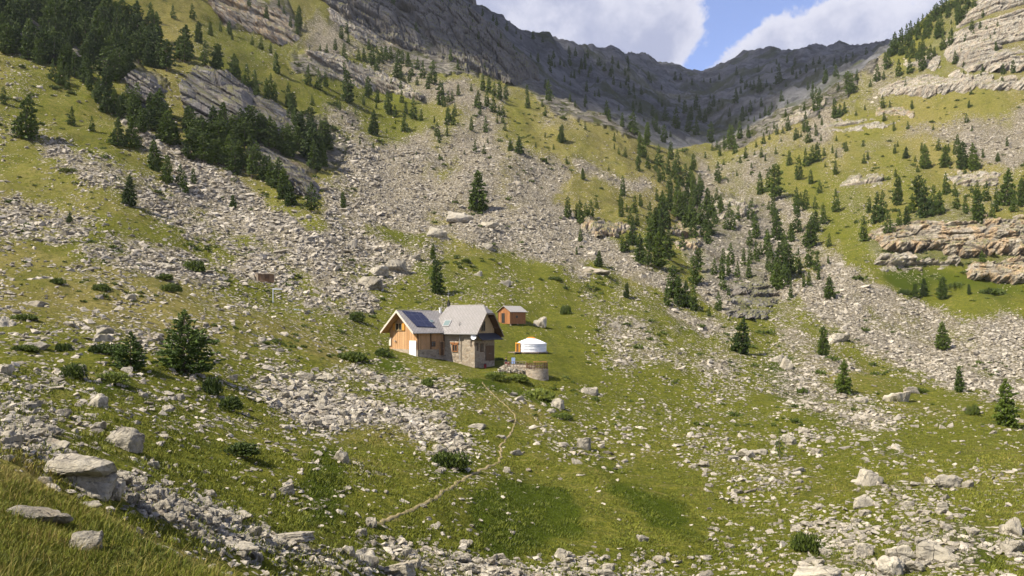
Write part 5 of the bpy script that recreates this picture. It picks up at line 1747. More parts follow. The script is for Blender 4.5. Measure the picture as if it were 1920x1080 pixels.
    s.box(c + up * .3, dR * .20, gR * .20, up * .32); s.box(c + up * .70, dR * .26, gR * .26, up * .04); s.bar(c + up * .7, c + up * 1.0, .13)
    s.done('chimney', M['black'], hut)
    s = S(); c = rl + dR * .15; s.bar(c, c + up * 2.5, .025, 5); s.bar(c + up * 2.3 - dR * .25, c + up * 2.3 + dR * .25, .015, 4)
    s.done('antenna', M['pipe'], hut)
    s = S(); c = ray_plane(824, 590, O2, nR); c = V3((c.x, c.y + 1.2, .55)); s.bar(c, c + up * 1.25, .16, 8); s.bar(c + up * 1.25, c + up * 1.4, .22, 8)
    s.done('chimney', M['white_paint'], hut)
    # ---- openings: a frame on the wall, panes and shutters under it
    def opening(name, O, N, x0, y0, x1, y1, fmat, pmat, bars=1, fw=.09, parts=True):
        N = V3(N)
        c, hu, hv = on_wall(O, N, x0, y0, x1, y1)
        U = hu.normalized(); W, H = hu.length, hv.length
        s = S()
        for sg in (-1, 1):
            s.box(c + U * sg * (W - fw / 2) + N * .06, U * fw / 2, N * .05, up * H)
            s.box(c + up * sg * (H - fw / 2) + N * .06, U * (W - fw), N * .045, up * fw / 2)
        for b in range(bars):
            s.box(c + U * (W * 2 * (b + 1) / (bars + 1) - W) + N * .06, U * .03, N * .04, up * (H - fw))
        fr = s.done(name, fmat, hut)
        S().box(c + N * .03, U * (W - fw), N * .015, up * (H - fw)).done('pane', pmat, fr)
        return fr, c, U, W, H
    O_1 = A; O_2 = A; O_3 = C; O_4 = D
    fr, c, U, W, H = opening('window', O_1, N1, 742.3, 605.5, 754.5, 619.5, M['wood_pale'], M['glass'], 1)
    for x0, x1 in ((736.8, 742.2), (754.6, 759.4)):
        cc, hu, hv = on_wall(O_1, N1, x0, 606, x1, 619.5)
        S().box(cc + N1 * .07, hu * .92, N1 * .03, hv).done('shutter', M['shutter'], fr)
    cc, hu, hv = on_wall(O_1, N1, 768.6, 638.8, 781, 668)
    d_ = S().box(cc + N1 * .08, hu, N1 * .05, hv).done('door', M['white_paint'], hut); d_['label'] = 'plain white door panel on the boarded gable'
    S().box(cc + N1 * .15 + hu * .8, hu.normalized() * .03, N1 * .03, up * .09).done('handle', M['pipe'], d_)
    cc, hu, hv = on_wall(O_1, N1, 730.4, 632.5, 734.2, 648)
    d_ = S().box(cc + N1 * .08, hu, N1 * .04, hv).done('shutter', M['fascia'], hut)
    cc, hu, hv = on_wall(O_1, N1, 741, 638.5, 743, 640.5)
    S().box(cc + N1 * .1, hu, N1 * .1, hv).done('wall_lamp', M['metal'], hut)
    opening('window', O_2, N2, 808.5, 640, 816, 650, M['wood_dark'], M['glass'], 1, .07)
    def door(O, N, x0, y0, x1, y1, mat, hs=.7, fm='wood_orange'):
        N = V3(N); c, hu, hv = on_wall(O, N, x0, y0, x1, y1); U = hu.normalized()
        d = S().box(c + N * .06, hu, N * .035, hv).done('door', mat, hut)
        S().box(c + N * .115 + hu * hs, U * .025, N * .03, up * .08).done('handle', M['metal'], d)
        s = S()
        for sg in (-1, 1):
            s.box(c + N * .07 + hu * sg + U * sg * .06, U * .058, N * .06, hv)
        s.box(c + N * .07 + hv + up * .07, hu + U * .12, N * .065, up * .065)
        s.done('frame', M[fm], d)
        return d
    door(O_2, N2, 824.5, 641, 831, 666, M['wood_dark'])
    opening('window', O_3, N3, 848, 645, 858.6, 659.5, M['wood_red'], M['glass'], 1, .12)
    cc, hu, hv = on_wall(O_3, N3, 845, 642, 860, 644.6)
    S().box(cc + N3 * .06, hu, N3 * .09, hv).done('lintel', M['wood_red'], hut)
    opening('window', O_4, N4, 902, 602, 909, 621, M['wood_dark'], M['glass'], 1, .07)
    opening('window', O_4, N4, 900, 644, 906, 660, M['wood_dark'], M['glass'], 1, .07)
    opening('window', O_4, N4, 891.5, 643, 896, 658, M['wood_dark'], M['glass'], 0, .07)
    door(O_4, N4, 911, 649.5, 917, 676, M['wood_dark'], .75, 'wood_dark'); door(O_4, N4, 918.4, 649.5, 924.4, 676, M['wood_dark'], -.75, 'wood_dark')
    # stone pier beside the gable door, downpipe
    s = S()
    s.prism([p + up * -4.0 for p in (D - dR * .5 + N3 * .32, D + dR * .28 + N3 * .32, D + dR * .28 + gR * .35, D - dR * .5 + gR * .35)], up * -5)
    s.prism([p + up * -2.12 for p in (D - dR * 1.75 + N3 * .18, D - dR * .55 + N3 * .18, D - dR * .55 + gR * .2, D - dR * 1.75 + gR * .2)], up * -7)
    s.done('buttress', M['masonry'], hut)
    cc, hu, hv = on_wall(C, N3, 863, 627, 864.4, 674)
    S().bar(cc + N3 * .24 + hv, cc + N3 * .24 - hv, .055, 8).done('downpipe', M['pipe'], hut)
    # awning over the terrace door
    a0 = D + gR * .1 + up * -2.0; a1 = E + gR * .25 + up * -2.0
    b0 = D + gR * -.1 + dR * 1.45 + up * -2.95; b1 = E + gR * .35 + dR * 1.45 + up * -2.95
    s = S(); s.prism([a0, b0, b1, a1], up * -.10)
    aw = s.done('awning', M['dark_slate'], hut)
    s = S()
    for t in (.06, .5, .94):
        p = a0.lerp(a1, t); q2 = b0.lerp(b1, t)
        s.bar(p - up * 1.0 + dR * .03, q2 - up * .12, .06, 4)
    s.done('bracket', M['wood_dark'], aw)
    # satellite dish at the corner
    c = ray_plane(891, 632, D + N4 * .5, V3((0, -1, 0)))
    c = D + N3 * .55 + dR * .25 + up * -2.55
    ax = V3((-.25, -.9, .3)).normalized(); sx = ax.orthogonal().normalized(); sy = ax.cross(sx)
    s = S(); b = len(s.v); rings = 5; seg = 20
    for i in range(rings):
        r_ = .44 * i / (rings - 1) + .001
        for k2 in range(seg):
            an = 2 * math.pi * k2 / seg
            s.v.append(c + sx * r_ * math.cos(an) + sy * r_ * math.sin(an) + ax * (.5 * r_ * r_) - P)
    for i in range(rings - 1):
        for k2 in range(seg):
            s.f.append([i * seg + k2, i * seg + (k2 + 1) % seg, (i + 1) * seg + (k2 + 1) % seg, (i + 1) * seg + k2]); s.mi.append(0)
    ds = s.done('satellite_dish', M['dish'], hut, smooth=True)
    s = S(); s.bar(c, D + up * -2.7, .03, 6); s.bar(c - sy * .4, c + ax * .5, .015, 5); s.box(c + ax * .5, sx * .04, sy * .05, ax * .06)
    s.done('dish_arm', M['pipe'], ds)
    return D, E, dR, gR

HUT = build_hut()

def build_shed():
    x, y, z = (float(a[0]) for a in look(957, 610)); y0 = y
    k = y / F
    up = V3((0, 0, 1)); Cn = V3((x, y, z))
    a = V3((-.72, .69, 0)); b = V3((.70, .71, 0))      # left face runs along a, right face along b
    w, l = 3.35, 4.3; h = 26 * k
    P = Cn.copy()
    shed = root_at('wooden_shed', P, 'small red brown wooden shed with pale metal roof upslope of the hut', 'shed')
    S = lambda: Solid(P)
    zb = .28
    s = S(); m = Cn + a * w / 2
    s.prism([Cn + up * zb, Cn + a * w + up * zb, Cn + a * w + up * h, m + up * (h + 1.0), Cn + up * h], b * l)
    s.done('wall', M['wood_red'], shed)
    s = S(); o = b * -.3; L = b * (l + .6); rz = h + 1.14
    e0 = Cn - a * .35 + o + up * (rz - 1.0 * (w / 2 + .35) / (w / 2)); e1 = Cn + a * (w + .35) + o + up * e0.z * 0
    e1 = Cn + a * (w + .35) + o; e1.z = e0.z
    r0 = m + o + up * rz
    s.prism([r0, e0, e0 + L, r0 + L], up * -.08); s.prism([r0 + a * .001, e1, e1 + L, r0 + L + a * .001], up * -.08)
    s.done('roof', M['metal'], shed)
    s = S(); n1 = -b
    s.box(Cn + a * (w * .58) + n1 * .03 + up * (zb + 1.15), a * .34, b * .03, up * .95)
    d = s.done('door', M['black'], shed)
    s = S()
    for sg in (-1, 1):
        s.box(Cn + a * (w * .58 + sg * .40) + n1 * .05 + up * (zb + 1.15), a * .055, b * .05, up * .98)
    s.done('frame', M['wood_dark'], d)
    s = S(); s.box(Cn + b * (l * .42) - a * .03 + up * (h * .62), b * .22, a * .03, up * .22)
    s.done('window', M['glass'], shed)
    s = S()
    for p in (Cn, Cn + a * w, Cn + b * l, Cn + a * w + b * l, Cn + b * l * .5):
        q = p + (Cn + a * w / 2 + b * l / 2 - p) * .06
        s.box(q + up * -.3, V3((.16, 0, 0)), V3((0, .16, 0)), up * .58)
    s.done('foundation_stone', M['masonry'], shed)
    s = S()
    for p in (Cn + n1 * .04, Cn + a * w + n1 * .04):
        s.box(p + up * (h / 2 + zb / 2), a * .07, b * .05, up * (h - zb) / 2)
    s.done('corner_board', M['wood_dark'], shed)

build_shed()

def build_yurt():
    x, y, z = (float(a[0]) for a in look(996, 664))
    y = 136.0; k = y / F; x = (996 - CX) * k
    up = V3((0, 0, 1)); zd = (HZ - 659.0) * k
    Cn = V3((x, y, zd)); R0 = 28.5 * k
    yurt = root_at('yurt', Cn, 'round white yurt with orange crown and door on a timber deck', 'yurt')
    S = lambda: Solid(Cn)
    wh = 15.5 * k; rh = 10.0 * k
    r = random.Random(2)
    s = S(); s.lathe(Cn, [(R0, .0), (R0 * 1.005, wh * .35), (R0 * 1.0, wh * .7), (R0 * .99, wh)], 56)
    o = s.done('felt_wall', M['felt'], yurt, smooth=True)
    for v in o.data.vertices:
        an = math.atan2(v.co.y, v.co.x); f = 1 + .012 * math.sin(an * 17) + .008 * math.sin(an * 31 + 9 * v.co.z)
        v.co.x *= f; v.co.y *= f
    s = S(); s.lathe(Cn, [(R0 * 1.02, wh * .90), (R0 * 1.035, wh * .97), (R0 * .98, wh * 1.03), (R0 * .62, wh + rh * .52), (R0 * .24, wh + rh * .92), (R0 * .20, wh + rh * .97)], 56)
    s.done('roof', M['felt'], yurt, smooth=True)
    s = S(); s.lathe(Cn, [(R0 * .27, wh + rh * .88), (R0 * .28, wh + rh * 1.02), (R0 * .20, wh + rh * 1.14), (.001, wh + rh * 1.2)], 24)
    for j in range(4):
        an = j * math.pi / 4
        s.bar(Cn + V3((math.cos(an) * R0 * .25, math.sin(an) * R0 * .25, wh + rh * 1.04)), Cn + V3((-math.cos(an) * R0 * .25, -math.sin(an) * R0 * .25, wh + rh * 1.04)), .05, 4)
    s.done('crown_ring', M['orange'], yurt)
    s = S()
    for zz in (.35, .72):
        s.lathe(Cn + up * wh * zz, [(R0 * 1.012, -.03), (R0 * 1.028, 0), (R0 * 1.012, .03)], 56)
    s.done('rope', M['dish'], yurt, smooth=True)
    # door on the left side
    an = math.radians(212); n = V3((math.cos(an), math.sin(an), 0)); u = V3((-n.y, n.x, 0)); c = Cn + n * (R0 + .06)
    s = S()
    for sg in (-1, 1):
        s.box(c + u * sg * .52 + up * wh * .48, u * .13, n * .12, up * wh * .48)
    s.box(c + up * (wh * .96 + .1), u * .66, n * .13, up * .1)
    fr = s.done('door', M['shutter'], yurt)
    Solid(Cn).box(c + up * wh * .46 - n * .02, u * .38, n * .05, up * wh * .45).done('door_leaf', M['wood_dark'], fr)
    s = S(); Rd = R0 * 1.0
    pts = [Cn + V3((math.cos(t * math.pi / 4 + .39) * Rd * 1.18, math.sin(t * math.pi / 4 + .39) * Rd * 1.18, -.012)) for t in range(8)]
    s.prism(pts, up * -.16)
    s.prism([c - u * 1.1 + up * -.015 - n * .2, c + u * 1.1 + up * -.015 - n * .2, c + u * 1.1 + up * -.015 + n * 1.35, c - u * 1.1 + up * -.015 + n * 1.35], up * -.13)
    dk = s.done('deck', M['wood_grey'], yurt)
    s = S()
    for t in range(8):
        p = pts[t] * .94 + Cn * .06
        s.bar(V3((p.x, p.y, zd - .15)), V3((p.x, p.y, zd - 1.0)), .09, 6)
    for p in (c + u * .9 + n * 1.2, c - u * .9 + n * 1.2):
        s.bar(V3((p.x, p.y, zd - .14)), V3((p.x, p.y, zd - 1.0)), .08, 6)
    s.done('deck_post', M['wood_grey'], yurt)

build_yurt()

def build_terrace():
    """low stone terrace in front of the hut door, ending in a round bastion with a wooden railing"""
    up = V3((0, 0, 1)); Y = 116.5; k = Y / F
    c = V3(((1006.5 - CX) * k, Y, 0)); Rr = 21.5 * k; zt = (HZ - 691.5) * k
    P = V3((c.x, c.y, zt))
    ter = root_at('stone_terrace', P, 'rounded dry stone terrace with wooden railing below the yurt', 'terrace')
    S = lambda: Solid(P)
    s = S()
    n = 26; rr = random.Random(4)
    s.lathe(c + up * zt, [(Rr * 1.10, -3.2), (Rr * 1.05, -1.2), (Rr * 1.01, -.5), (Rr, .02), (Rr * .86, .02), (.01, -.06)], 36)
    o = s.done('bastion_wall', M['masonry'], ter)
    s = S()
    x0 = (938 - CX) * k; zl = (HZ - 688) * k
    s.prism([V3((x0, Y + .4, zl)), V3((c.x - Rr * .6, Y - .3, zl)), V3((c.x, Y + 5.0, zl)), V3((x0 + .6, Y + 6.5, zl))], up * -1.6)
    s.done('terrace_floor', M['masonry'], ter)
    # railing round the bastion
    s = S(); posts = []
    for j in range(13):
        an = math.radians(178 + j * 15.2)
        p = c + V3((math.cos(an) * Rr * .93, math.sin(an) * Rr * .93, zt)); posts.append(p)
        s.bar(p, p + up * .92, .055, 6)
    for a, b in zip(posts[:-1], posts[1:]):
        for h in (.88, .58, .30):
            s.bar(a + up * h, b + up * h, .038, 5)
        for t in (.33, .66):
            q = a.lerp(b, t); s.bar(q + up * .05, q + up * .88, .022, 4)
    s.done('railing', M['wood_dark'], ter)
    s = S()
    a = V3(((946 - CX) * k, Y + .2, zl)); b = c + V3((-Rr * .95, .1, zl - c.z))
    for t in np.linspace(0, 1, 8):
        p = a.lerp(b, float(t)); s.bar(p, p + up * .8, .045, 5)
    for h in (.76, .42):
        s.bar(a + up * h, b + up * h, .035, 5)
    s.done('railing', M['wood_grey'], ter)
    # rubble piled along the front edge
    r = np.random.default_rng(8); VV, FF, off = [], [], 0
    vs_ = [bm_arrays(hull_rock(100 + i, 9 + i % 4, .7)) for i in range(6)]
    m = 46
    px = r.uniform(928, 990, m); h = r.uniform(0, 1, m)
    Rm = rotations(m, r, .4)
    for i in range(m):
        v, f = vs_[i % 6]
        sz = r.uniform(.25, .62)
        pos = np.array([(px[i] - CX) * k, Y - .1 - r.uniform(0, .7), zl - .1 - h[i] * 1.1])
        VV.append((v @ Rm[i].T) * sz + pos - np.array(P)); FF.append(f + off); off += len(v)
    me = mesh_from('rubble_edge', np.concatenate(VV), np.concatenate(FF), [M['rubble']], {'tone': r.uniform(0, 1, off)})
    link('rubble_edge', me, ter)
    # table on the bastion, a thing of its own
    tb = root_at('picnic_table', c + V3((.45, .2, zt)), 'brown wooden picnic table on the round stone terrace', 'table')
    s = Solid(c + V3((.45, .2, zt))); q = c + V3((.45, .2, zt))
    s.box(q + up * 1.0, V3((.95, .1, 0)), V3((-.05, .42, 0)), up * .04); s.done('table_top', M['wood_red'], tb)
    for sx in (-.7, .7):
        for sy in (-.3, .3):
            s = Solid(q); s.bar(q + V3((sx, sy, -.05)), q + V3((sx * .9, sy * .5, .97)), .05, 5); s.done('leg', M['wood_dark'], tb)
    for sy in (-.75, .75):
        s = Solid(q); s.box(q + V3((0, sy, .48)), V3((.95, 0, 0)), V3((0, .14, 0)), up * .03); s.box(q + V3((-.7, sy, .2)), V3((.04, 0, 0)), V3((0, .04, 0)), up * .25); s.box(q + V3((.7, sy, .2)), V3((.04, 0, 0)), V3((0, .04, 0)), up * .25)
        s.done('bench', M['wood_grey'], tb)
    rk = fine_rock(1203, 14, .8, 1.5, 3, .04)
    o = link('boulder', mesh_from('boulder', rk[0] * np.array([1.0, .8, .8]), rk[1], [M['boulder']]), loc=tuple(c + V3((-.75, .35, zt + .28))))
    tag(o, 'pale rock lying on top of the round terrace behind the railing', 'boulder')
    return Y, k, zl

TER = build_terrace()

def build_person():
    """seated figure on the terrace edge: dark top, red trousers"""
    Y, k, zl = TER
    base = V3(((948.5 - CX) * k, Y + .9, zl))
    per = root_at('person', base, 'person in dark top and red trousers sitting on the terrace edge', 'person')
    # pelvis at the root of the skeleton; facing right and a little towards the camera
    J = {'pelvis': (0, 0, .50), 'waist': (-.03, 0, .68), 'chest': (-.02, 0, .90), 'neck': (.02, 0, 1.06), 'nape': (.03, 0, 1.12), 'head': (.055, 0, 1.22), 'crown': (.05, 0, 1.33),
         'hipl': (.04, .10, .48), 'kneel': (.46, .13, .52), 'anklel': (.50, .14, .09), 'toel': (.66, .15, .04),
         'hipr': (.04, -.10, .48), 'kneer': (.45, -.14, .50), 'ankler': (.42, -.15, .08), 'toer': (.58, -.16, .04),
         'shl': (-.01, .19, 1.0), 'ell': (.10, .25, .75), 'wrl': (.33, .17, .62), 'shr': (-.01, -.19, 1.0), 'elr': (.08, -.27, .74), 'wrr': (.32, -.18, .60)}
    Rd = {'pelvis': .15, 'waist': .13, 'chest': .155, 'neck': .065, 'nape': .06, 'head': .105, 'crown': .075, 'hipl': .10, 'kneel': .068, 'anklel': .045, 'toel': .035, 'hipr': .10, 'kneer': .068, 'ankler': .045, 'toer': .035,
          'shl': .07, 'ell': .046, 'wrl': .032, 'shr': .07, 'elr': .046, 'wrr': .032}
    E = [('pelvis','waist'),('waist','chest'),('chest','neck'),('neck','nape'),('nape','head'),('head','crown'),('pelvis','hipl'),('hipl','kneel'),('kneel','anklel'),('anklel','toel'),('pelvis','hipr'),('hipr','kneer'),('kneer','ankler'),('ankler','toer'),
         ('chest','shl'),('shl','ell'),('ell','wrl'),('chest','shr'),('shr','elr'),('elr','wrr')]
    for sd, sg in (('l', 1), ('r', -1)):      # palm, thumb and four fingers, resting on the knees
        w = V3(J['wr' + sd])
        J['pm' + sd] = tuple(w + V3((.07, -.01 * sg, -.02))); Rd['pm' + sd] = .028; E.append(('wr' + sd, 'pm' + sd))
        for q, (oy, ln) in enumerate(((-.026, .075), (-.009, .085), (.009, .08), (.025, .065))):
            a = 'f%d%s' % (q, sd); J[a] = tuple(w + V3((.11, oy, -.02))); Rd[a] = .010; E.append(('pm' + sd, a))
            J[a + 't'] = tuple(w + V3((.10 + ln * .8, oy, -.05))); Rd[a + 't'] = .008; E.append((a, a + 't'))
        a = 'th' + sd; J[a] = tuple(w + V3((.07, -.05 * sg, -.015))); Rd[a] = .010; E.append(('pm' + sd, a))
    rot = Matrix.Rotation(math.radians(-28), 3, 'Z')
    names = list(J); idx = {n: i for i, n in enumerate(names)}
    me = bpy.data.meshes.new('body')
    me.from_pydata([tuple(rot @ V3(J[n])) for n in names], [(idx[a], idx[b]) for a, b in E], [])
    o = bpy.data.objects.new('body', me); COL.objects.link(o)
    md = o.modifiers.new('skin', 'SKIN'); sv = me.skin_vertices[0].data
    for n in names:
        sv[idx[n]].radius = (Rd[n], Rd[n]); sv[idx[n]].use_root = n == 'pelvis'
    o.modifiers.new('sub', 'SUBSURF').levels = 1
    o.modifiers['sub'].render_levels = 1
    dg = bpy.context.evaluated_depsgraph_get()
    m2 = bpy.data.meshes.new_from_object(o.evaluated_get(dg))
    bpy.data.objects.remove(o)
    m2.name = 'body'
    for mt in (M['skin'], M['navy'], M['red'], M['black']):
        m2.materials.append(mt)
    inv = rot.transposed()
    for p in m2.polygons:
        c = inv @ V3(p.center); p.use_smooth = True
        if c.z > 1.07: p.material_index = 0
        elif c.x > .30 and abs(c.y) < .30 and c.z > .53 and c.x < .6 and c.z > .56: p.material_index = 0
        elif c.z > .60 and c.x < .36: p.material_index = 1
        elif c.z < .085: p.material_index = 3
        else: p.material_index = 2
    link('body', m2, per)
    hv, hf = fine_rock(31, 40, 1.0, 1.0, 2, .01)
    hv = hv / (hv.max(0) - hv.min(0)) * np.array([.215, .21, .15]) + np.array(rot @ V3((.030, 0, 1.335)))
    link('hair', mesh_from('hair', hv, hf, [M['hair']], smooth=True), per)
    # face
    s = Solid((0, 0, 0)); hc = V3((.055, 0, 1.235))
    for sg in (-1, 1):
        s.box(rot @ (hc + V3((.098, .036 * sg, .015))), rot @ V3((.010, 0, 0)), rot @ V3((0, .014, 0)), V3((0, 0, .008)))
    s.box(rot @ (hc + V3((.095, 0, -.055))), rot @ V3((.010, 0, 0)), rot @ V3((0, .022, 0)), V3((0, 0, .006)))
    s.done('face_features', M['hair'], per)
    s = Solid((0, 0, 0)); s.prism([rot @ (hc + V3((.10, -.014, -.025))), rot @ (hc + V3((.10, .014, -.025))), rot @ (hc + V3((.10, 0, .02)))], rot @ V3((.028, 0, -.006)))
    for sg in (-1, 1):
        s.box(rot @ (hc + V3((.0, .105 * sg, -.005))), rot @ V3((.018, 0, 0)), rot @ V3((0, .010, 0)), V3((0, 0, .03)))
    s.done('nose_and_ears', M['skin'], per)
    # what the person sits on
    q = base + V3((0, 0, .0))
    b = root_at('stone_block', q, 'low stone block under the seated person on the terrace', 'stone')
    rk = fine_rock(1301, 16, .7, 1.2, 2, .02); v = rk[0] / (rk[0].max(0) - rk[0].min(0)) * np.array([.55, .6, .44]) + np.array([-.05, 0, .17])
    link('block', mesh_from('block', v, rk[1], [M['boulder']]), b)
    # deck chair beside
    q = V3(((962.5 - CX) * k, Y + .8, zl))
    ch = root_at('folding_chair', q, 'blue grey folding chair standing beside the seated person', 'chair')
    s = Solid(q); s.box(q + V3((0, 0, .45)), V3((.26, 0, 0)), V3((0, .25, 0)), V3((0, 0, .02))); s.done('seat', M['blue'], ch)
    s = Solid(q); s.box(q + V3((.0, .30, .88)), V3((.27, 0, 0)), V3((0, .02, .0)), V3((0, .10, .42))); s.done('backrest', M['blue'], ch)
    for sx in (-.24, .24):
        for sy in (-.24, .24):
            s = Solid(q); s.bar(q + V3((sx, -sy, -.02)), q + V3((sx, sy, .5)), .02, 5); s.done('leg', M['pipe'], ch)
    # red rucksack by the hut wall
    D, E_, dR, gR = HUT
    p = D + gR * 1.5 + dR * 1.0
    g = ground(p.x, p.y)
    bag = root_at('rucksack', (p.x, p.y, g), 'dark red rucksack on the ground beside the stone corner of the hut', 'rucksack')
    s = Solid((0, 0, 0)); s.box((0, 0, .34), (.2, 0, 0), (0, .14, 0), (0, 0, .34)); s.done('bag', M['red'], bag, bev=.08)
    s = Solid((0, 0, 0)); s.box((0, 0, .70), (.19, 0, 0), (0, .13, 0), (0, 0, .07)); s.done('flap', M['navy'], bag, bev=.04)

build_person()

def build_small_hut():
    x, y, z = (float(a[0]) for a in look(484, 528)); k = y / F
    up = V3((0, 0, 1)); Cn = V3((x, y, z - .1)); a = V3((-.60, .80, 0)); b = V3((.94, .34, 0))
    w = 1.5; l = 29 * k; h = 16.5 * k
    hut = root_at('wooden_hut', Cn, 'tiny weathered plank hut alone at the foot of the left hand scree', 'hut')
    s = Solid(Cn); s.prism([Cn, Cn + a * w, Cn + a * w + b * l, Cn + b * l], up * (h - .1)); s.done('wall', M['wood_brown'], hut)
    s = Solid(Cn); s.prism([Cn - a * .05 - b * .03 + up * 0, Cn + a * w - b * .03, Cn + a * w - b * .03 + up * (h + .03), Cn - a * .05 - b * .03 + up * (h - .08)], b * -.04); s.done('side_wall', M['wood_grey'], hut)
    s = Solid(Cn); s.prism([Cn - a * .2 - b * .2 + up * (h - .06), Cn - a * .2 + b * (l + .2) + up * (h - .06), Cn + a * (w + .2) + b * (l + .2) + up * (h + .16), Cn + a * (w + .2) - b * .2 + up * (h + .16)], up * .07); s.done('roof', M['wood_grey'], hut)
    s = Solid(Cn); s.box(Cn + b * l * .55 - a * .03 + up * h * .45, b * .38, a * .03, up * h * .42); s.done('door', M['wood_dark'], hut)
    # post with an arm
    x, y, z = (float(q[0]) for q in look(512, 568)); k = y / F
    p = V3((x, y, z)); t = root_at('signpost', p, 'thin grey post with a short side arm below the tiny plank hut', 'post')
    s = Solid(p); s.bar(p - up * .3, p + up * 28 * k, .09, 6); s.done('pole', M['dish'], t)
    s = Solid(p); s.box(p + V3((.75, 0, 26 * k)), V3((.75, .1, 0)), V3((0, .03, 0)), up * .10); s.done('arm', M['dish'], t)
    # sheet on the grass
    x, y, z = (float(q[0]) for q in look(568, 583)); k = y / F
    nx, ny = 26, 9; X = np.linspace(-17 * k, 17 * k, nx); Yy = np.linspace(0, .8, ny)
    gx, gy = np.meshgrid(X, Yy, indexing='ij')
    gz = np.array([[ground(x + u_, y + v_) for v_ in Yy] for u_ in X]) + .10 + .10 * fbm(gx * 2, gy * 3, 71, 3)
    v = np.stack([gx + x, gy + y, gz], -1).reshape(-1, 3); f = grid_faces(nx, ny); n = len(v)
    low = v - np.array([0, 0, .05])
    o = link('tarpaulin', mesh_from('tarpaulin', np.concatenate([v, low]), np.concatenate([f, f[:, ::-1] + n]), [M['tarp']], smooth=True))
    tag(o, 'crumpled pale blue and white sheet lying in the grass left of the hut', 'tarpaulin')

build_small_hut()

# ------------------------------------------------------------------ footpath: a worn strip lying on the meadow
def build_path():
    pts = np.array(PATH_PX, float)
    t = np.arange(len(pts)); tt = np.linspace(0, len(pts) - 1, 420)
    sm = np.stack([np.interp(tt, t, pts[:, 0]), np.interp(tt, t, pts[:, 1])], 1)
    for _ in range(3):
        p = np.pad(sm, ((5, 5), (0, 0)), mode='edge'); sm = np.stack([np.convolve(p[:, j], np.ones(11) / 11, 'valid') for j in range(2)], 1)
    x, y, z = look(sm[:, 0], sm[:, 1])
    for _ in range(2):
        p = np.pad(y, 4, mode='edge'); y = np.convolve(p, np.ones(9) / 9, 'valid')
    x = (sm[:, 0] - CX) / F * y
    d = np.gradient(np.stack([x, y], 1), axis=0); d /= np.linalg.norm(d, axis=1)[:, None]
    nr = np.stack([-d[:, 1], d[:, 0]], 1)
    s = np.arange(len(x))
    w = (.11 + .11 * vnoise(s / 9.0, s * 0, 5) + .07 * vnoise(s / 3.0, s * 0, 6)) * (.8 + .5 * np.clip(y / 100, 0, 1)) * np.clip(1.15 - s / 420, .45, .8) * .66
    jog = fbm(s / 6.0, s * 0, 9, 3) * .22; x = x + nr[:, 0] * jog; y = y + nr[:, 1] * jog
    rows = []
    for o in (-1.25, -.8, 0, .8, 1.25):
        X = x + nr[:, 0] * w * o; Y = y + nr[:, 1] * w * o
        rows.append(np.stack([X, Y, ground_many(X, Y) + (.05 if abs(o) < 1 else -.06)], 1))
    V = np.stack(rows, 1).reshape(-1, 3)
    o = link('footpath', mesh_from('footpath', V, grid_faces(len(x), 5), [M['path']], smooth=True))
    tag(o, kind='structure')

build_path()

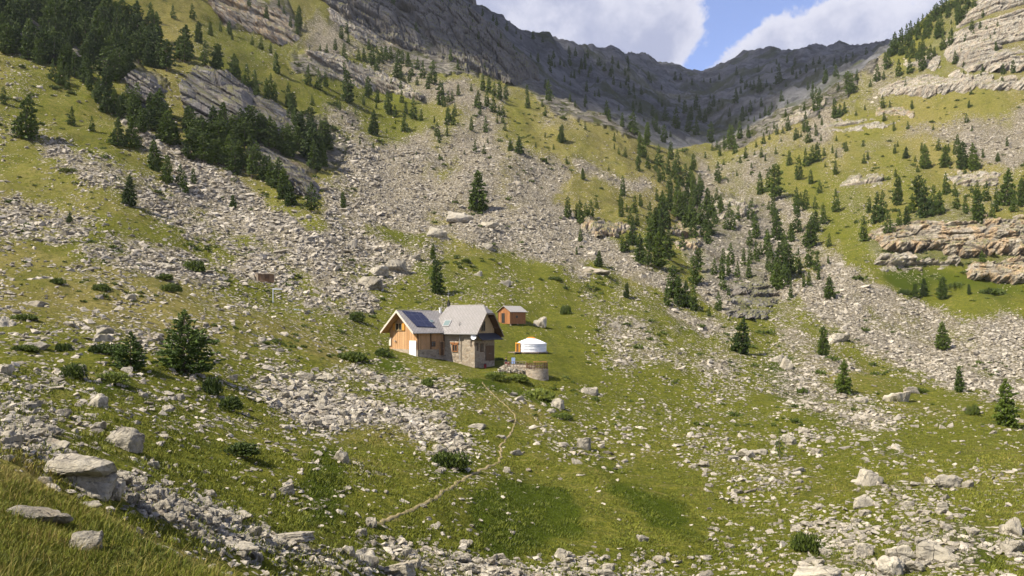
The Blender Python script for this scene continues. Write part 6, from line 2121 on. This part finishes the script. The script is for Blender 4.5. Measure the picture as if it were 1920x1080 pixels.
# ------------------------------------------------------------------ cloud added out of view, shaped so its shade lies on the valley head
def build_shade_cloud():
    m = bpy.data.materials.new('cloud'); m.use_nodes = True
    N = NT(m.node_tree); out = N.n('ShaderNodeOutputMaterial'); b = N.n('ShaderNodeBsdfDiffuse'); t = N.n('ShaderNodeBsdfTransparent'); mx = N.n('ShaderNodeMixShader')
    b.inputs['Color'].default_value = (.85, .86, .9, 1); mx.inputs[0].default_value = .16
    N.l(t.outputs[0], mx.inputs[1]); N.l(b.outputs[0], mx.inputs[2]); N.l(mx.outputs[0], out.inputs[0])   # thin vapour: part of the sun comes through
    bm = bmesh.new()
    r = random.Random(6)
    h = 1500.0 / math.sin(SUN_EL)
    def at(px, py, Y):
        p = V3(((px - CX) / F * Y, Y, (HZ - py) / F * Y)); return p + TO_SUN * (2100 - p.z) / TO_SUN.z
    anchors = [(680,0,620,50),(720,25,615,60),(780,60,600,60),(840,85,600,55),(900,105,610,50),(760,10,650,70),(860,50,680,70),(700,-20,700,60),(800,20,700,75),(860,0,720,80),(900,60,720,95),(960,95,760,90),(1000,130,780,85),(1060,150,860,120),(1100,150,900,150),(1160,200,800,80),(1200,170,1100,200),(1240,200,900,120),(1300,210,1000,170),(1320,160,1500,330),(1400,150,1250,260),(1440,180,1000,170),(1500,130,1250,220),(1560,120,1100,160),(1640,90,1350,240),(1720,60,1400,240),(1100,90,1300,250),(1200,110,1700,330),(1480,90,1700,330),(1600,90,1700,300),(820,-60,820,120),(940,20,900,140)]
    for px, py, Y, rad in anchors:
        p = at(px, py, Y)
        for j in range(3):
            q = p + V3((r.uniform(-.3, .3) * rad, r.uniform(-.3, .3) * rad, r.uniform(-20, 60)))
            mt = Matrix.Translation(q) @ Matrix.Diagonal((rad * r.uniform(.7, 1.0), rad * r.uniform(.7, 1.0), rad * r.uniform(.45, .6), 1))
            bmesh.ops.create_icosphere(bm, subdivisions=3, radius=1.0, matrix=mt)
    for v in bm.verts:
        pass
    me = bpy.data.meshes.new('cloud'); bm.to_mesh(me); bm.free()
    co = np.zeros(len(me.vertices) * 3); me.vertices.foreach_get('co', co); co = co.reshape(-1, 3)
    co += np.stack([fbm(co[:, 1] / 60, co[:, 2] / 60 + co[:, 0] / 80, 3, 4), fbm(co[:, 0] / 60, co[:, 2] / 60, 4, 4), .6 * fbm(co[:, 0] / 60, co[:, 1] / 60, 5, 4)], 1) * 45
    me.vertices.foreach_set('co', co.ravel()); me.materials.append(m)
    me.polygons.foreach_set('use_smooth', np.ones(len(me.polygons), bool))
    tag(link('cloud', me), kind='stuff')

build_shade_cloud()

# ------------------------------------------------------------------ mountain air
def build_haze():
    m = bpy.data.materials.new('haze'); m.use_nodes = True
    N = NT(m.node_tree); out = N.n('ShaderNodeOutputMaterial'); v = N.n('ShaderNodeVolumePrincipled')
    v.inputs['Color'].default_value = (.86, .91, 1, 1)
    v.inputs['Density'].default_value = 0.00005
    N.l(v.outputs[0], out.inputs['Volume'])
    lo = V3((float(GX.min()) - 30, -60, float(GZ.min()) - 1.5)); hi = V3((float(GX.max()) + 30, float(GY.max()) + 30, float(GZ.max()) + 30))
    s = Solid((0, 0, 0)); c = (lo + hi) / 2; e = (hi - lo) / 2
    s.box(c, (e.x, 0, 0), (0, e.y, 0), (0, 0, e.z))
    tag(s.done('haze', m), kind='stuff')
    print('HAZE top', hi.z, 'cloud low', min((o.matrix_world @ V3(b)).z for o in bpy.data.objects if o.name == 'cloud' for b in o.bound_box))

build_haze()
